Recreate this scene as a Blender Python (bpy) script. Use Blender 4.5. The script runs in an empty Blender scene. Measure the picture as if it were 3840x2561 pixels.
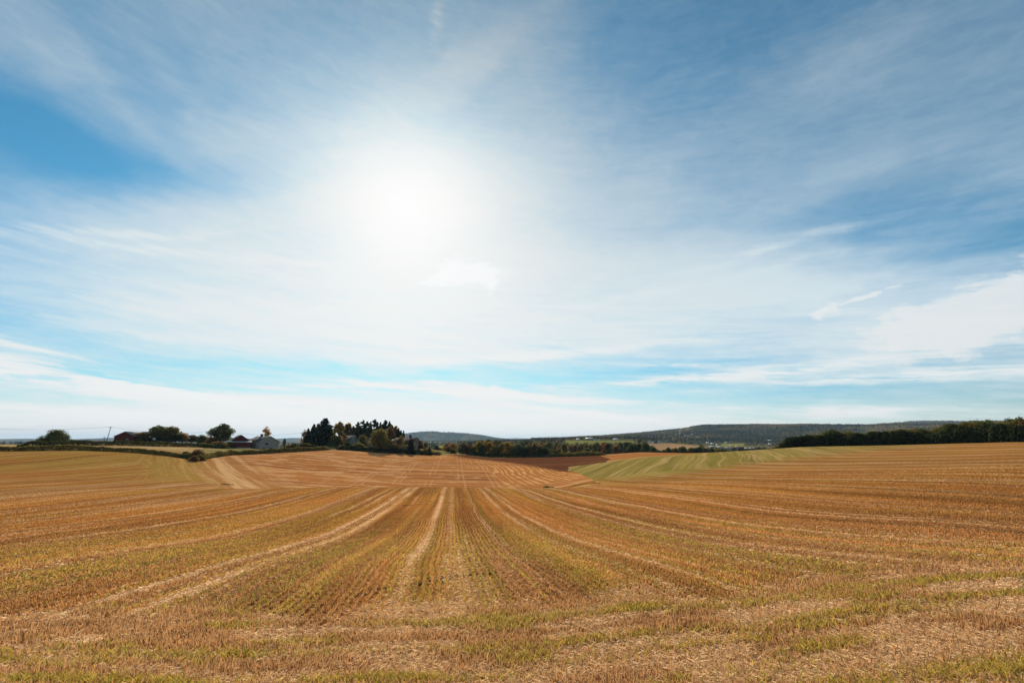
import bpy, math, random
import numpy as np
from mathutils import Vector

# ------------------------------------------------------------------ camera, sky, sun
sc = bpy.context.scene
COL = sc.collection
W, Hh = 3840.0, 2561.0
LENS = 16.0
F = LENS / 36.0 * W                      # focal length in photo pixels
PITCH = math.radians(12.4)
CP, SP = math.cos(PITCH), math.sin(PITCH)
EYE = 14.0                               # eye height above the lowest land

cam_d = bpy.data.cameras.new('camera')
cam = bpy.data.objects.new('camera', cam_d)
COL.objects.link(cam)
cam.location = (0, 0, EYE)
cam.rotation_euler = (math.radians(90) + PITCH, 0, 0)
cam_d.lens = LENS
cam_d.sensor_width = 36.0
cam_d.clip_start = 0.1
cam_d.clip_end = 60000
sc.camera = cam

sc.view_settings.view_transform = 'Standard'
sc.view_settings.look = 'None'
sc.view_settings.exposure = 0.0
sc.view_settings.gamma = 1.0
sc.cycles.max_bounces = 6
sc.cycles.diffuse_bounces = 3
sc.cycles.transmission_bounces = 4
sc.cycles.transparent_max_bounces = 8
sc.cycles.volume_bounces = 0

SUN_EL, SUN_AZ = math.radians(28.0), math.radians(-14.0)
SUN_DIR = Vector((math.cos(SUN_EL) * math.sin(SUN_AZ), math.cos(SUN_EL) * math.cos(SUN_AZ), math.sin(SUN_EL)))
sun_d = bpy.data.lights.new('sun', 'SUN')
sun_d.energy = 4.6
sun_d.angle = math.radians(0.5)
sun_d.color = (1.0, 0.93, 0.82)
sun = bpy.data.objects.new('sun', sun_d)
COL.objects.link(sun)
sun.location = (0, 0, 60)
sun.rotation_euler = (-SUN_DIR).to_track_quat('-Z', 'Y').to_euler()


def ray(x, y):
    """photo pixel -> (azimuth, z/r) of that line of sight"""
    xc = (np.asarray(x, float) - W / 2) / F
    yv = (Hh / 2 - np.asarray(y, float)) / F
    Y = CP - yv * SP
    Z = SP + yv * CP
    r = np.hypot(xc, Y)
    return np.arctan2(xc, Y), Z / r


def ang(x, y):
    a, t = ray(x, y)
    return math.degrees(a), math.degrees(math.atan(t))


class S:
    """tiny wrapper: arithmetic on shader sockets"""
    nt = None

    def __init__(self, s): self.s = s

    @staticmethod
    def put(inp, v):
        if isinstance(v, S): S.nt.links.new(v.s, inp)
        else: inp.default_value = v

    @staticmethod
    def m(op, a, b=None, c=None):
        n = S.nt.nodes.new('ShaderNodeMath'); n.operation = op
        for i, v in enumerate((a, b, c)):
            if v is not None: S.put(n.inputs[i], v)
        return S(n.outputs[0])

    def __add__(self, o): return S.m('ADD', self, o)
    __radd__ = __add__
    def __sub__(self, o): return S.m('SUBTRACT', self, o)
    def __rsub__(self, o): return S.m('SUBTRACT', o, self)
    def __mul__(self, o): return S.m('MULTIPLY', self, o)
    __rmul__ = __mul__
    def __truediv__(self, o): return S.m('DIVIDE', self, o)
    def __rtruediv__(self, o): return S.m('DIVIDE', o, self)


def smap(v, a, b, lo=0.0, hi=1.0):
    n = S.nt.nodes.new('ShaderNodeMapRange'); n.interpolation_type = 'SMOOTHSTEP'
    S.put(n.inputs[0], v); n.inputs[1].default_value = a; n.inputs[2].default_value = b
    n.inputs[3].default_value = lo; n.inputs[4].default_value = hi
    return S(n.outputs[0])


def vec(x, y, z):
    n = S.nt.nodes.new('ShaderNodeCombineXYZ')
    for i, v in enumerate((x, y, z)): S.put(n.inputs[i], v)
    return S(n.outputs[0])


def noise(v, scale, detail=4.0, rough=0.55, dist=0.0):
    n = S.nt.nodes.new('ShaderNodeTexNoise')
    S.put(n.inputs['Vector'], v)
    n.inputs['Scale'].default_value = scale; n.inputs['Detail'].default_value = detail
    n.inputs['Roughness'].default_value = rough; n.inputs['Distortion'].default_value = dist
    return S(n.outputs['Fac'])


def mixc(f, a, b):
    n = S.nt.nodes.new('ShaderNodeMix'); n.data_type = 'RGBA'
    S.put(n.inputs[0], f); S.put(n.inputs[6], a); S.put(n.inputs[7], b)
    return S(n.outputs[2])


def scalec(c, f):
    n = S.nt.nodes.new('ShaderNodeVectorMath'); n.operation = 'SCALE'
    S.put(n.inputs[0], c); S.put(n.inputs[3], f)
    return S(n.outputs[0])


def addc(a, b):
    n = S.nt.nodes.new('ShaderNodeVectorMath'); n.operation = 'ADD'
    S.put(n.inputs[0], a); S.put(n.inputs[1], b)
    return S(n.outputs[0])


def mulc(a, b):
    n = S.nt.nodes.new('ShaderNodeVectorMath'); n.operation = 'MULTIPLY'
    S.put(n.inputs[0], a); S.put(n.inputs[1], b)
    return S(n.outputs[0])


# ---- world: Nishita sky with a veil of cirrus laid out by compass bearing and height above the horizon
world = bpy.data.worlds.new('World')
sc.world = world
world.use_nodes = True
nt = world.node_tree
nt.nodes.clear()
S.nt = nt
sky = nt.nodes.new('ShaderNodeTexSky')
sky.sky_type = 'NISHITA'
sky.sun_disc = False
sky.sun_elevation = SUN_EL
sky.sun_rotation = SUN_AZ
sky.altitude = 150
sky.air_density = 1.0
sky.dust_density = 0.25
sky.ozone_density = 2.0
tc = nt.nodes.new('ShaderNodeTexCoord')
D = S(tc.outputs['Generated'])
sep = nt.nodes.new('ShaderNodeSeparateXYZ')
nt.links.new(D.s, sep.inputs[0])
dx, dy, dz = S(sep.outputs[0]), S(sep.outputs[1]), S(sep.outputs[2])
R2D = 180 / math.pi
az = S.m('ARCTAN2', dx, dy) * R2D
el = S.m('ARCSINE', dz) * R2D
dot = nt.nodes.new('ShaderNodeVectorMath'); dot.operation = 'DOT_PRODUCT'
nt.links.new(D.s, dot.inputs[0]); dot.inputs[1].default_value = SUN_DIR
sang = S.m('ARCCOSINE', S.m('MINIMUM', S(dot.outputs['Value']), 0.999999)) * R2D

# cirrus sheet: direction projected on a high plane so streaks crowd towards the horizon
inv = 1.0 / (S.m('MAXIMUM', dz, 0.0) + 0.10)
qx, qy = dx * inv, dy * inv
wx = noise(vec(qx, qy, 3.1), 1.3, 3.0) - 0.5
wy = noise(vec(qx, qy, 7.7), 1.3, 3.0) - 0.5
qx2, qy2 = qx + wx * 0.7, qy + wy * 0.5
# warped bearing/height for the placed clouds
aw = noise(vec(az * 0.09, el * 0.2, 1.0), 1.0, 5.0) - 0.5
ew = noise(vec(az * 0.06, el * 0.16, 5.0), 1.0, 5.0) - 0.5
azw = az + aw * 12.0
elw = el + ew * 3.2
elf = el + ew * 0.9
fine = noise(vec(az * 0.10, el * 0.55, 9.0), 1.0, 6.0, 0.62)


def blob(x, y, L, Wd, rot, amp, warp=True, sharp=1.0):
    """one cloud patch centred on the bearing/height of a photo pixel; L, Wd half sizes in degrees, rot in degrees"""
    a0, e0 = ang(x, y)
    A = (azw if warp else az) - a0
    E = (elw if warp else elf) - e0
    c, s = math.cos(math.radians(rot)), math.sin(math.radians(rot))
    p = (A * c + E * s) * (1.0 / L)
    q = (E * c - A * s) * (1.0 / Wd)
    d2 = p * p + q * q
    if sharp != 1.0: d2 = S.m('POWER', d2, sharp)
    return S.m('EXPONENT', d2 * -1.0) * amp


# how much cirrus veils the blue, by bearing and height (rows from high to low)
VX = [0, 480, 960, 1440, 1920, 2400, 2880, 3360, 3840]
VR = [
    (0, (.26, .28, .34, .34, .34, .14, .06, .24, .30)),
    (250, (.24, .22, .36, .40, .54, .17, .24, .38, .34)),
    (500, (-.50, -.04, .48, .72, .66, .42, .32, .30, .34)),
    (750, (.28, .54, .74, 1.0, .94, .68, .50, .22, .34)),
    (870, (.46, .68, .84, 1.0, .98, .78, .50, .06, .12)),
    (1000, (.48, .84, .98, 1.02, 1.10, 1.10, 1.12, .72, .36)),
    (1150, (.55, .96, 1.04, 1.06, 1.08, 1.04, 1.0, .86, .70)),
    (1270, (.16, .62, .86, 1.0, .98, .90, .86, .84, .60)),
    (1350, (.42, .36, .52, .80, .70, .50, .60, .60, .38)),
    (1420, (.18, .32, .36, .28, .36, .28, .34, .24, .34)),
    (1500, (.34, .44, .54, .50, .54, .28, .20, .12, .14)),
    (1580, (.92, .98, 1.0, 1.02, .98, .76, .50, .45, .30)),
]
rc = [(ang(1920, yy)[1]) for yy, _ in VR]
cc_ = [ang(xx, 1200)[0] for xx in VX]
rs = [0.75 * max(abs(rc[max(i - 1, 0)] - rc[i]), abs(rc[min(i + 1, len(rc) - 1)] - rc[i])) for i in range(len(rc))]
cs = [11.0] * 9
pts, tv = [], []
for yy, row in VR:
    for xx, t in zip(VX, row):
        pts.append(ang(xx, yy)); tv.append(t - 0.5)
pts = np.array(pts); tv = np.array(tv)
Gc = np.exp(-((pts[:, 0][:, None] - np.array(cc_)) / np.array(cs)) ** 2)
Gr = np.exp(-((pts[:, 1][:, None] - np.array(rc)) / np.array(rs)) ** 2)
Amat = (Gr[:, :, None] * Gc[:, None, :]).reshape(len(pts), -1)
amp = np.linalg.solve(Amat.T @ Amat + 0.02 * np.eye(Amat.shape[1]), Amat.T @ tv).reshape(len(rc), len(cc_))
colg = [S.m('EXPONENT', S.m('POWER', (azw - c) * (1.0 / s_), 2.0) * -1.0) for c, s_ in zip(cc_, cs)]
veil = None
for i in range(len(rc)):
    line = None
    for j in range(len(cc_)):
        t = colg[j] * float(amp[i, j])
        line = t if line is None else line + t
    t = S.m('EXPONENT', S.m('POWER', (elw - rc[i]) * (1.0 / rs[i]), 2.0) * -1.0) * line
    veil = t if veil is None else veil + t
STREAK = [
    (1000, 500, 26, 1.8, 21, 0.10), (1850, 160, 12, 2.2, 24, 0.14), (420, 350, 13, 1.1, -36, 0.16), (180, 200, 12, 1.3, -38, 0.16), (650, 330, 9, 1.0, -38, 0.10),
    (300, 520, 9, 1.6, -20, -0.12), (1850, 310, 5, 1.6, 24, -0.16), (2500, 870, 12, 1.0, 4, -0.12), (1080, 1095, 11, 0.9, 1, -0.24),
    (1750, 1390, 15, 0.9, 2, -0.28), (820, 1362, 13, 0.7, 0, -0.30), (2450, 1388, 13, 0.8, 2, -0.28), (330, 1400, 12, 0.6, -6, -0.30), (900, 1535, 26, 0.5, 0, -0.22), (1500, 1460, 10, 0.4, 0, -0.2),
    (3650, 1200, 8, 2.4, 18, 0.16),
]
for b in STREAK: veil = veil + blob(*b)
WISP = [  # sharper streaks
    (420, 1430, 21, 0.60, -8.5, 0.55, False), (150, 1425, 14, 0.45, -8, 0.45, False), (1050, 1510, 22, 0.55, -3, 0.45, False),
    (1600, 1462, 12, 0.40, -4, 0.60, False), (1900, 1475, 9, 0.38, -8, 0.60, False), (2150, 1545, 9, 0.35, -7, 0.50, False),
    (2700, 1412, 17, 0.55, 2, 0.50, False), (3600, 1402, 14, 0.5, -1, 0.45, False), (3200, 1541, 4.5, 0.42, -1, 0.40, False), (90, 1300, 4, 0.4, -8, 0.35, False),
    (600, 1562, 18, 0.35, -3, 0.30, False), (2040, 1330, 15, 0.5, 3, 0.30, False), (2600, 1368, 10, 0.3, -4, 0.35, False), (1640, 25, 0.9, 2.2, -4, 0.16, False),
    (2760, 1532, 2, 0.2, -3, 0.30, False), (2250, 1500, 8, 0.3, -4, 0.3, False), (760, 1490, 10, 0.35, -12, 0.35, False), (1250, 1450, 9, 0.3, 4, 0.30, False),
    (2900, 930, 12, 0.5, 5, 0.16, True), (2600, 1080, 14, 0.5, 6, 0.16, True), (700, 950, 14, 0.5, 8, 0.14, True), (500, 880, 10, 0.5, 14, 0.14, True),
]
wisp = None
for b in WISP:
    t = blob(*b[:6], warp=b[6], sharp=1.0)
    wisp = t if wisp is None else wisp + t
st1 = noise(vec(qx2 * 1.1 + qy2 * 0.3, qy2 * 3.0 - qx2 * 0.5, 0.0), 1.0, 7.0, 0.62)
st2 = noise(vec(qx2 * 3.2 - qy2 * 1.2, qy2 * 6.5 + qx2 * 1.6, 11.0), 1.0, 6.0, 0.62)
st3 = noise(vec(azw * 0.05, elw * 0.14 - azw * 0.03, 4.0), 1.0, 6.0, 0.6)
st4 = noise(vec(azw * 0.035 + el * 0.10, el * 0.75 + azw * 0.012, 2.0), 1.0, 7.0, 0.60)
fib = noise(vec(az * 0.10 - el * 0.06 + aw * 1.2, el * 1.15 + az * 0.10 + ew * 2.0, 6.0), 1.0, 8.0, 0.68)
fibc = smap(fib, 0.34, 0.66)
fine2 = smap(noise(vec(az * 0.30 - el * 0.22 + aw * 2.0, el * 1.1 + az * 0.22 + ew * 3.0, 16.0), 1.0, 7.0, 0.66), 0.34, 0.66)
curd = noise(vec(azw * 0.55, elw * 0.75, 8.0), 1.0, 6.0, 0.62)
low = smap(el, 4.0, 24.0, 1.0, 0.06)
dens = 0.5 + veil + (st1 - 0.5) * (0.34 + low * 0.10) + (st2 - 0.5) * 0.18 + (st3 - 0.5) * 0.46 + wisp * (0.35 + fibc * 2.4) + (st4 - 0.5) * low * 1.05 + (fibc - 0.5) * (0.05 + low * 0.26) + (fine2 - 0.5) * 0.06 + (curd - 0.5) * 0.16
cover = smap(dens, -0.32, 1.28)
PUFF = [(1735, 1030, 4.2, 1.9, -6, 1.25), (1850, 1062, 2.4, 0.8, -32, 0.8), (1660, 1060, 1.8, 0.8, 0, 0.5), (3085, 1172, 1.9, 1.0, 28, 0.8), (3270, 1106, 3.6, 0.30, 9, 0.85), (3180, 1165, 1.2, 0.6, 50, 0.4),
        (3640, 1190, 7.0, 2.6, 16, 0.85), (3460, 1220, 3.0, 1.7, 10, 0.8), (3820, 1130, 5.0, 1.8, 28, 0.9), (3620, 1290, 4.0, 0.9, 30, 0.6),
        (60, 1622, 9, 0.42, 0, 0.75), (420, 1621, 9, 0.45, 0, 0.75), (820, 1624, 9, 0.45, 0, 0.75), (1130, 1622, 5, 0.35, 0, 0.7), (3200, 1541, 4.2, 0.40, -1, 0.75), (2000, 1478, 4.2, 0.42, -10, 0.7), (1880, 1452, 1.5, 0.5, 20, 0.6)]
puff = None
for b in PUFF:
    t = blob(*b)
    puff = t if puff is None else puff + t
pm = smap(puff + (curd - 0.5) * 2.2 + (fibc - 0.5) * 0.4, 0.22, 0.95) * S.m('MINIMUM', puff * 3.0, 1.0)
glow1 = S.m('EXPONENT', sang * (-1.0 / 17.0))
glow2 = S.m('EXPONENT', sang * (-1 / 5.5))
back = smap(sang, 55.0, 115.0, 1.0, 0.75)
skyc = S(sky.outputs[0])
SKY_ST = 0.12
hor = S.m('EXPONENT', S.m('MAXIMUM', el, 0.0) * (-1 / 9.0))
blue = mulc(scalec(skyc, SKY_ST), mixc(hor, (0.22, 0.76, 0.84, 1), (0.64, 0.69, 0.81, 1)))
warm = mixc(S.m('MINIMUM', hor * 0.9 + glow1 * 1.1, 1.0), (0.70, 0.88, 1.0, 1), (1.0, 0.950, 0.855, 1))
cl_b = (0.63 + S.m('EXPONENT', S.m('MAXIMUM', el, 0.0) * -0.35) * 0.30 + hor * 0.36 + glow1 * 0.29 + S.m('EXPONENT', S.m('POWER', (el - 14.0) * (1 / 11.0), 2.0) * -1.0) * 0.14 + wisp * 0.10) * smap(el, 30.0, 60.0, 1.0, 0.66)
cloudc = scalec(warm, cl_b)
skymix = mixc(cover, blue, cloudc)
skymix = mixc(pm * 0.70, skymix, scalec(mixc(hor, (0.92, 0.97, 1.0, 1), (1.0, 0.97, 0.92, 1)), 0.86 + glow1 * 0.55))
skymix = addc(skymix, scalec((1.0, 0.98, 0.95), glow2 * 0.62 + glow1 * 0.12))
skymix = scalec(skymix, back)
sp3 = nt.nodes.new('ShaderNodeSeparateXYZ'); nt.links.new(skymix.s, sp3.inputs[0])


def shoulder(c):
    # thick cirrus saturates towards white instead of growing without limit
    return S.m('MINIMUM', c, 0.74) + (1.0 - S.m('EXPONENT', S.m('MAXIMUM', c - 0.74, 0.0) * (-1 / 0.27))) * 0.27


skymix = vec(*[shoulder(S(sp3.outputs[i])) for i in range(3)])
bg = nt.nodes.new('ShaderNodeBackground')
bg.inputs[1].default_value = 1.0
nt.links.new(skymix.s, bg.inputs[0])
out = nt.nodes.new('ShaderNodeOutputWorld')
nt.links.new(bg.outputs[0], out.inputs[0])
world.cycles.sampling_method = 'MANUAL'
world.cycles.sample_map_resolution = 512

# ------------------------------------------------------------------ numpy noise
def _h(i, j, seed):
    n = (i * 374761393 + j * 668265263 + seed * 974634777) & 0xFFFFFFFF
    n = ((n ^ (n >> 13)) * 1274126177) & 0xFFFFFFFF
    return ((n ^ (n >> 16)) & 0xFFFFFF) / float(0xFFFFFF)


def vn(x, y, seed=0):
    x = np.asarray(x, float); y = np.asarray(y, float)
    xi = np.floor(x); yi = np.floor(y)
    fx = x - xi; fy = y - yi
    fx = fx * fx * (3 - 2 * fx); fy = fy * fy * (3 - 2 * fy)
    xi = xi.astype(np.int64); yi = yi.astype(np.int64)
    a = _h(xi, yi, seed); b = _h(xi + 1, yi, seed); c = _h(xi, yi + 1, seed); d = _h(xi + 1, yi + 1, seed)
    return (a + (b - a) * fx) * (1 - fy) + (c + (d - c) * fx) * fy


def fbm(x, y, seed=0, o=4, g=0.5):
    s = 0; a = 1; t = 0
    for k in range(o):
        s = s + a * vn(x * 2 ** k, y * 2 ** k, seed + 17 * k); t += a; a *= g
    return s / t


def sst(v, a, b):
    t = np.clip((v - a) / (b - a), 0, 1)
    return t * t * (3 - 2 * t)


# ------------------------------------------------------------------ terrain: lofted through a few ridge and valley lines
def L(*pts): return pts


TL = [
    [(0, 'z', 0.6, -1.7)],
    [(0, 'z', 3.0, -2.3)],
    L((-300, 2620, 11), (0, 2620, 10.5), (960, 2620, 9.0), (1920, 2620, 8.2), (2880, 2620, 8.4), (3840, 2620, 9.4)),
    L((0, 2200, 23), (960, 2200, 18.5), (1920, 2200, 16), (2880, 2200, 16.5), (3840, 2200, 17.5)),
    L((0, 2000, 52), (960, 2000, 45), (1920, 2000, 39), (2880, 2000, 36), (3840, 2000, 34)),
    L((0, 1900, 84), (960, 1900, 76), (1920, 1900, 68), (2880, 1900, 57), (3840, 1900, 51)),
    L((0, 1845, 110), (600, 1838, 112), (1000, 1832, 115), (1900, 1832, 115), (2250, 1830, 105), (2700, 1815, 88), (3200, 1805, 78), (3840, 1795, 70)),
    L((0, 1825, 124), (600, 1828, 128), (850, 1834, 132), (1000, 1838, 138), (1500, 1843, 146), (1900, 1841, 146), (2100, 1832, 142), (2250, 1814, 132), (2500, 1797, 118), (2900, 1760, 124), (3300, 1738, 120), (3840, 1716, 114)),
    L((0, 1760, 180), (600, 1765, 180), (850, 1776, 185), (1500, 1768, 205), (1900, 1770, 205), (2100, 1772, 195), (2200, 1757, 200), (2400, 1722, 215), (2700, 1697, 225), (3000, 1676, 225), (3400, 1668, 215), (3840, 1657, 200)),
    L((0, 1693, 240), (300, 1690, 242), (500, 1698, 240), (640, 1713, 232), (740, 1728, 222), (860, 1708, 250), (1000, 1702, 265), (1230, 1688, 290), (1300, 1688, 295), (1400, 1697, 295), (1560, 1705, 298), (1660, 1708, 300), (1700, 1702, 310), (1850, 1718, 300), (2000, 1716, 310), (2250, 1706, 340), (2400, 1695, 380), (2560, 1699, 370), (2700, 1704, 350), (2900, 1712, 330), (3840, 1700, 300)),
    L((0, 1667, 335), (250, 1664, 335), (480, 1659, 340), (700, 1661, 340), (850, 1677, 318), (1000, 1681, 315), (1080, 1681, 315), (1150, 1673, 330), (1300, 1670, 345), (1500, 1677, 350), (1600, 1685, 350), (1680, 1692, 380), (1800, 1717, 370), (2250, 1712, 420), (2600, 1715, 450), (3000, 1720, 430), (3840, 1720, 400)),
    L((0, 1690, 500), (1500, 1700, 500), (1650, 1702, 520), (1800, 1705, 560), (2100, 1700, 560), (2450, 1698, 560), (2700, 1700, 600), (3000, 1705, 600), (3840, 1705, 600)),
    L((0, 1680, 900), (1500, 1690, 900), (1650, 1686, 850), (1800, 1684, 850), (2150, 1669, 850), (2350, 1668, 900), (2500, 1686, 900), (2700, 1692, 1000), (3840, 1690, 1000)),
    L((0, 1668, 2000), (1500, 1675, 1900), (1650, 1672, 1500), (1900, 1664, 1400), (2150, 1650, 1250), (2370, 1650, 1300), (2500, 1662, 1400), (2700, 1676, 1500), (2850, 1674, 1500), (3840, 1676, 1500)),
    L((0, 1661, 4500), (1400, 1661, 4000), (1560, 1664, 3000), (1800, 1657, 2600), (2000, 1651, 2300), (2200, 1646, 2200), (2400, 1643, 2300), (2700, 1652, 2400), (3000, 1655, 2400), (3840, 1655, 2400)),
    L((0, 1657, 6500), (1000, 1660, 6500), (1500, 1657, 6000), (1800, 1653, 5000), (1960, 1651, 4500), (2050, 1646, 4000), (2150, 1641, 3800), (2250, 1637, 4000), (2400, 1624, 4200), (2550, 1610, 4200), (2600, 1599, 4200), (2650, 1596, 4200), (2850, 1594, 4200), (3000, 1591, 4200), (3250, 1594, 4200), (3550, 1592, 4200), (3840, 1592, 4200)),
    L((0, 1662, 7200), (1500, 1660, 6500), (1960, 1656, 5500), (2250, 1645, 5200), (2600, 1606, 5200), (3840, 1600, 5200)),
    L((0, 1653, 8500), (1200, 1651, 8000), (1440, 1640, 7200), (1500, 1629, 7000), (1560, 1620, 7000), (1620, 1618, 7000), (1700, 1621, 7000), (1780, 1628, 7000), (1850, 1641, 7000), (1910, 1648, 7000), (1960, 1653, 7000), (2250, 1650, 7000), (2600, 1620, 7000), (3200, 1600, 7000), (3300, 1589, 7000), (3420, 1581, 7000), (3500, 1580, 7000), (3600, 1581, 7000), (3840, 1583, 7000)),
    L((0, 1658, 9600), (1960, 1660, 9000), (3840, 1600, 9000)),
    L((0, 1645, 11000), (100, 1644, 11000), (250, 1646, 11000), (400, 1640, 11000), (470, 1637, 11000), (600, 1636, 11000), (700, 1633, 11000), (800, 1638, 11000), (900, 1642, 11000), (1000, 1645, 11000), (1100, 1641, 11000), (1250, 1640, 11000), (1500, 1646, 11000), (1800, 1651, 11000), (2000, 1655, 11000), (3840, 1610, 11000)),
    L((0, 1655, 13000), (1960, 1655, 13000), (3840, 1630, 13000)),
    L((0, 1648, 15500), (1750, 1649, 15500), (1870, 1644, 15500), (1900, 1643, 15500), (1935, 1641, 15500), (1990, 1644, 15500), (2010, 1642, 15500), (2060, 1648, 15500), (3840, 1630, 15500)),
    L((0, 1668, 18500), (3840, 1668, 18500)),
]
AZF = np.radians(np.concatenate([np.linspace(-120, -53.4, 50), np.arange(-53.3, 53.31, 0.1), np.linspace(53.4, 120, 50)]))
RF = np.concatenate([np.geomspace(0.6, 7.5, 22)[:-1], np.geomspace(7.5, 130, 400)[:-1], np.geomspace(130, 400, 300)[:-1], np.geomspace(400, 18500, 230)])


def gsm(a, sig):
    k = np.arange(-int(3 * sig), int(3 * sig) + 1)
    w = np.exp(-0.5 * (k / sig) ** 2); w /= w.sum()
    return np.convolve(np.pad(a, len(k) // 2, mode='edge'), w, 'valid')


def loft():
    NA = len(AZF)
    azu = np.radians(np.arange(-120, 120.01, 0.1))
    R, Z = [], []
    for ln in TL:
        if ln[0][1] == 'z':
            R.append(np.full(NA, ln[0][2])); Z.append(np.full(NA, ln[0][3])); continue
        p = np.array(ln, float)
        a, t = ray(p[:, 0], p[:, 1])
        rr, tt = p[:, 2], t
        ru = np.interp(azu, a, rr); tu = np.interp(azu, a, tt)
        sg = 6 if rr.max() < 5000 else 4
        if rr.max() < 130: sg = 40
        ru = gsm(ru, sg); tu = gsm(tu, sg)
        R.append(np.interp(AZF, azu, ru)); Z.append(np.interp(AZF, azu, tu) * R[-1])
    R, Z = np.array(R), np.array(Z)
    h = np.diff(R, axis=0); d = np.diff(Z, axis=0) / h
    m = np.zeros_like(Z)
    m[0], m[-1] = d[0], d[-1]
    for k in range(1, len(R) - 1):
        ok = d[k - 1] * d[k] > 0
        w1, w2 = 2 * h[k] + h[k - 1], h[k] + 2 * h[k - 1]
        with np.errstate(divide='ignore', invalid='ignore'):
            v = (w1 + w2) / (w1 / d[k - 1] + w2 / d[k])
        m[k] = np.where(ok, v, 0)
    G = np.zeros((NA, len(RF)))
    for k in range(len(R) - 1):
        r0, r1 = R[k][:, None], R[k + 1][:, None]
        q = (RF[None] - r0) / (r1 - r0)
        ins = (q >= 0) & (q <= 1)
        q = np.clip(q, 0, 1)
        hk = (r1 - r0)
        val = ((1 + 2 * q) * (1 - q) ** 2) * Z[k][:, None] + q * (1 - q) ** 2 * hk * m[k][:, None] + q * q * (3 - 2 * q) * Z[k + 1][:, None] + q * q * (q - 1) * hk * m[k + 1][:, None]
        G = np.where(ins, val, G)
    G = np.where(RF[None] > R[-1][:, None], Z[-1][:, None], G)
    return G, R


GZ, LR = loft()
AA, RR = np.meshgrid(AZF, RF, indexing='ij')
GX, GY = RR * np.sin(AA), RR * np.cos(AA)
# gentle natural unevenness, none where it would move the skyline lines by more than a pixel or two
GZ = GZ + (fbm(GX / 9, GY / 9, 5) - 0.5) * np.clip(RR * 0.004, 0, 0.16) * (RR < 450) + (fbm(GX / 1.3, GY / 1.3, 8) - 0.5) * np.clip(RR * 0.004, 0, 0.10) * (RR < 120)
GZ = GZ + (fbm(GX / 420, GY / 420, 9, 4) - 0.5) * 26 * sst(RR, 2300, 3600) * (1 - 0.4 * sst(RR, 6000, 9000)) - 6 * sst(RR, 2300, 3600)
GXv, GYv, GZv = GX, GY, GZ


def Hgt(x, y):
    """ground height (world z) under a point"""
    a = np.arctan2(x, y); r = np.hypot(x, y)
    i = np.interp(a, AZF, np.arange(len(AZF))); j = np.interp(r, RF, np.arange(len(RF)))
    i0 = np.clip(np.floor(i).astype(int), 0, len(AZF) - 2); j0 = np.clip(np.floor(j).astype(int), 0, len(RF) - 2)
    u, v = i - i0, j - j0
    return EYE + (GZ[i0, j0] * (1 - u) * (1 - v) + GZ[i0 + 1, j0] * u * (1 - v) + GZ[i0, j0 + 1] * (1 - u) * v + GZ[i0 + 1, j0 + 1] * u * v)


def hit(x, y, rmin=6.0):
    """first ground point seen along a photo line of sight: (X, Y, Z, r)"""
    a, t = ray(x, y)
    i = int(round(float(np.interp(a, AZF, np.arange(len(AZF))))))
    e = GZ[i] / RF
    k = np.nonzero((RF > rmin) & (e >= t))[0]
    r = RF[k[0]] if len(k) else RF[-1]
    X, Y = r * math.sin(a), r * math.cos(a)
    return X, Y, float(Hgt(X, Y)), float(r)


def project(X, Y, Z):
    Zr = Z - EYE
    dpt = Y * CP + Zr * SP
    up = -Y * SP + Zr * CP
    return W / 2 + F * X / dpt, Hh / 2 - F * up / dpt


# ------------------------------------------------------------------ field patterns (what grows and lies where), from ground position
ROWA = math.radians(-7.2)
ca, sa = math.cos(ROWA), math.sin(ROWA)
STRAW = np.array((0.74, 0.50, 0.27)); ORANGE = np.array((0.52, 0.232, 0.062)); BROWN = np.array((0.35, 0.148, 0.043))
GREEN = np.array((0.51, 0.375, 0.068)); SOIL_SHADE = np.array((0.10, 0.06, 0.035))


def lerp(a, b, t): return a + (b - a) * t[..., None]


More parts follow.
